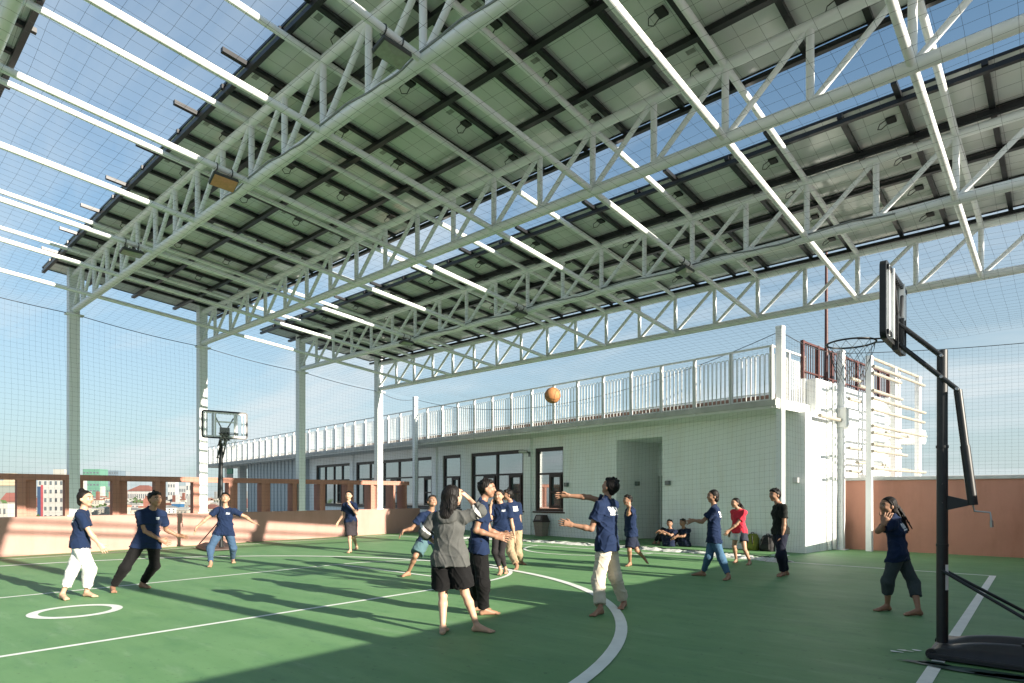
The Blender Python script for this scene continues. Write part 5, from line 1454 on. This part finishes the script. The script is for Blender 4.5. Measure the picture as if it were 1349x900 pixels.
# two boys sitting on the floor against the wall
def sitter(label, D, head, neck, pel, knL, knR, anL, anR, handL, handR, elL, elR, psi, hpsi, res=.011):
    return person(label, 1.50, psi, neck, pel, head, {'L': (*elL, -.5, *handL, -.5, handL[0] - 3, handL[1] + 2), 'R': (*elR, -.5, *handR, -.5, handR[0] - 3, handR[1] + 2)},
                  {'L': (*knL, *anL, True, anL[0] - 4, anL[1] + 1), 'R': (*knR, *anR, True, anR[0] - 4, anR[1] + 1)}, hpsi=hpsi, D=D, lean=.06, skin=BRN, top=navy(col=(.010, .016, .04), hem=.02),
                  bottom=dict(col=(.010, .011, .014), ease=.014, upto=.93), res=res, group='boys sitting against the pavilion wall')
D12 = 18.0
sitter('boy in dark clothes sitting by the doorway with an arm across his knees', D12, (882.3, 689.5), (883.5, 697), (881.5, 716), (876, 699), (873, 698), (868, 714.5), (862.5, 714), (873, 699.5), (869, 699), (884, 705.5), (876.5, 704), -40, -25)
sitter('boy in dark clothes sitting on the floor right of the other sitting boy', D12 - .1, (899.8, 688.5), (901, 696.5), (902.5, 716.5), (893, 701), (890.5, 702), (889, 716), (885.5, 715.5), (891, 707), (889, 708), (901, 706.5), (894, 705), -45, -55)
# ------------------------------------------------------------------ light, sky, camera
EL = math.radians(17.5); SD = np.array([math.cos(EL) * .9985, math.cos(EL) * .054, math.sin(EL)])   # towards the sun
sun = bpy.data.lights.new('sun', 'SUN'); sun.energy = SUN_E; sun.angle = math.radians(.5); sun.color = (1.0, .90, .76)
so = bpy.data.objects.new('sun', sun); COL.objects.link(so)
so.rotation_euler = Vector(-SD).to_track_quat('-Z', 'Y').to_euler()
so.location = (20, 0, 30)
w = bpy.data.worlds.new('World'); S.world = w; w.use_nodes = True
nt = w.node_tree; N = nt.nodes; L = nt.links
bg = N['Background']; bg.inputs['Strength'].default_value = SKY_E
sky = N.new('ShaderNodeTexSky'); sky.sky_type = 'NISHITA'; sky.sun_disc = False
sky.sun_elevation = EL; sky.sun_rotation = math.atan2(SD[0], SD[1]); sky.air_density = 1.0; sky.dust_density = .6; sky.ozone_density = 2.0
tc = N.new('ShaderNodeTexCoord')
sep = N.new('ShaderNodeSeparateXYZ'); L.new(tc.outputs['Generated'], sep.inputs[0])
def mth(op, a, b=None):
    n = N.new('ShaderNodeMath'); n.operation = op
    for i, q in enumerate((a, b)):
        if q is None: continue
        if isinstance(q, (int, float)): n.inputs[i].default_value = q
        else: L.new(q, n.inputs[i])
    return n.outputs[0]
zz = mth('ADD', mth('MAXIMUM', sep.outputs[2], 0), .16)
cmb = N.new('ShaderNodeCombineXYZ'); L.new(mth('DIVIDE', sep.outputs[0], zz), cmb.inputs[0]); L.new(mth('DIVIDE', sep.outputs[1], zz), cmb.inputs[1])
mp = N.new('ShaderNodeMapping'); mp.inputs['Rotation'].default_value = (0, 0, -.55); mp.inputs['Location'].default_value = (3.1, 1.7, 0); mp.inputs['Scale'].default_value = (.42, 1.15, 1); L.new(cmb.outputs[0], mp.inputs['Vector'])
nz = N.new('ShaderNodeTexNoise'); nz.inputs['Scale'].default_value = 1.1; nz.inputs['Detail'].default_value = 9; nz.inputs['Roughness'].default_value = .58; nz.inputs['Distortion'].default_value = .4
L.new(mp.outputs[0], nz.inputs['Vector'])
cr = N.new('ShaderNodeValToRGB'); cr.color_ramp.elements[0].position = .46; cr.color_ramp.elements[1].position = .63
cr.color_ramp.elements[0].color = (0, 0, 0, 1); cr.color_ramp.elements[1].color = (.85, .85, .85, 1)
L.new(nz.outputs['Fac'], cr.inputs['Fac'])
low = mth('SUBTRACT', 1.0, mth('MINIMUM', mth('MULTIPLY', mth('MAXIMUM', sep.outputs[2], 0), 1.75), 1.0))      # more veil towards the horizon
veil = mth('ADD', mth('MULTIPLY', mth('POWER', low, 1.3), .80), .10)
mx = N.new('ShaderNodeMix'); mx.data_type = 'RGBA'
mt = N.new('ShaderNodeMix'); mt.data_type = 'RGBA'; mt.blend_type = 'MULTIPLY'; mt.inputs[0].default_value = 1; L.new(sky.outputs[0], mt.inputs[6]); mt.inputs[7].default_value = (.70, .98, 1.04, 1)
L.new(mth('MINIMUM', veil, .93), mx.inputs[0]); L.new(mt.outputs[2], mx.inputs[6]); mx.inputs[7].default_value = CLOUD
m2 = N.new('ShaderNodeMix'); m2.data_type = 'RGBA'
L.new(mth('MULTIPLY', cr.outputs['Color'], mth('ADD', mth('MULTIPLY', low, .30), .62)), m2.inputs[0]); L.new(mx.outputs[2], m2.inputs[6]); m2.inputs[7].default_value = (4.7, 5.15, 5.35, 1)
L.new(m2.outputs[2], bg.inputs['Color'])

cam = bpy.data.cameras.new('camera'); co = bpy.data.objects.new('camera', cam); COL.objects.link(co)
cam.sensor_width = 36; cam.lens = FPX / 1349 * 36
cam.shift_y = (HZ - 450) / 1349
cam.clip_start = .1; cam.clip_end = 5000
co.location = (0, 0, EYE); co.rotation_euler = (PI / 2, 0, TC)
S.camera = co
S.view_settings.view_transform = 'Standard'; S.view_settings.look = 'None'; S.view_settings.exposure = EXPO; S.view_settings.gamma = 1
S.view_settings.use_curve_mapping = False
S.cycles.max_bounces = 6; S.cycles.diffuse_bounces = 4; S.cycles.glossy_bounces = 3; S.cycles.transparent_max_bounces = 8
S.cycles.use_denoising = True
S.cycles.sample_clamp_indirect = 6
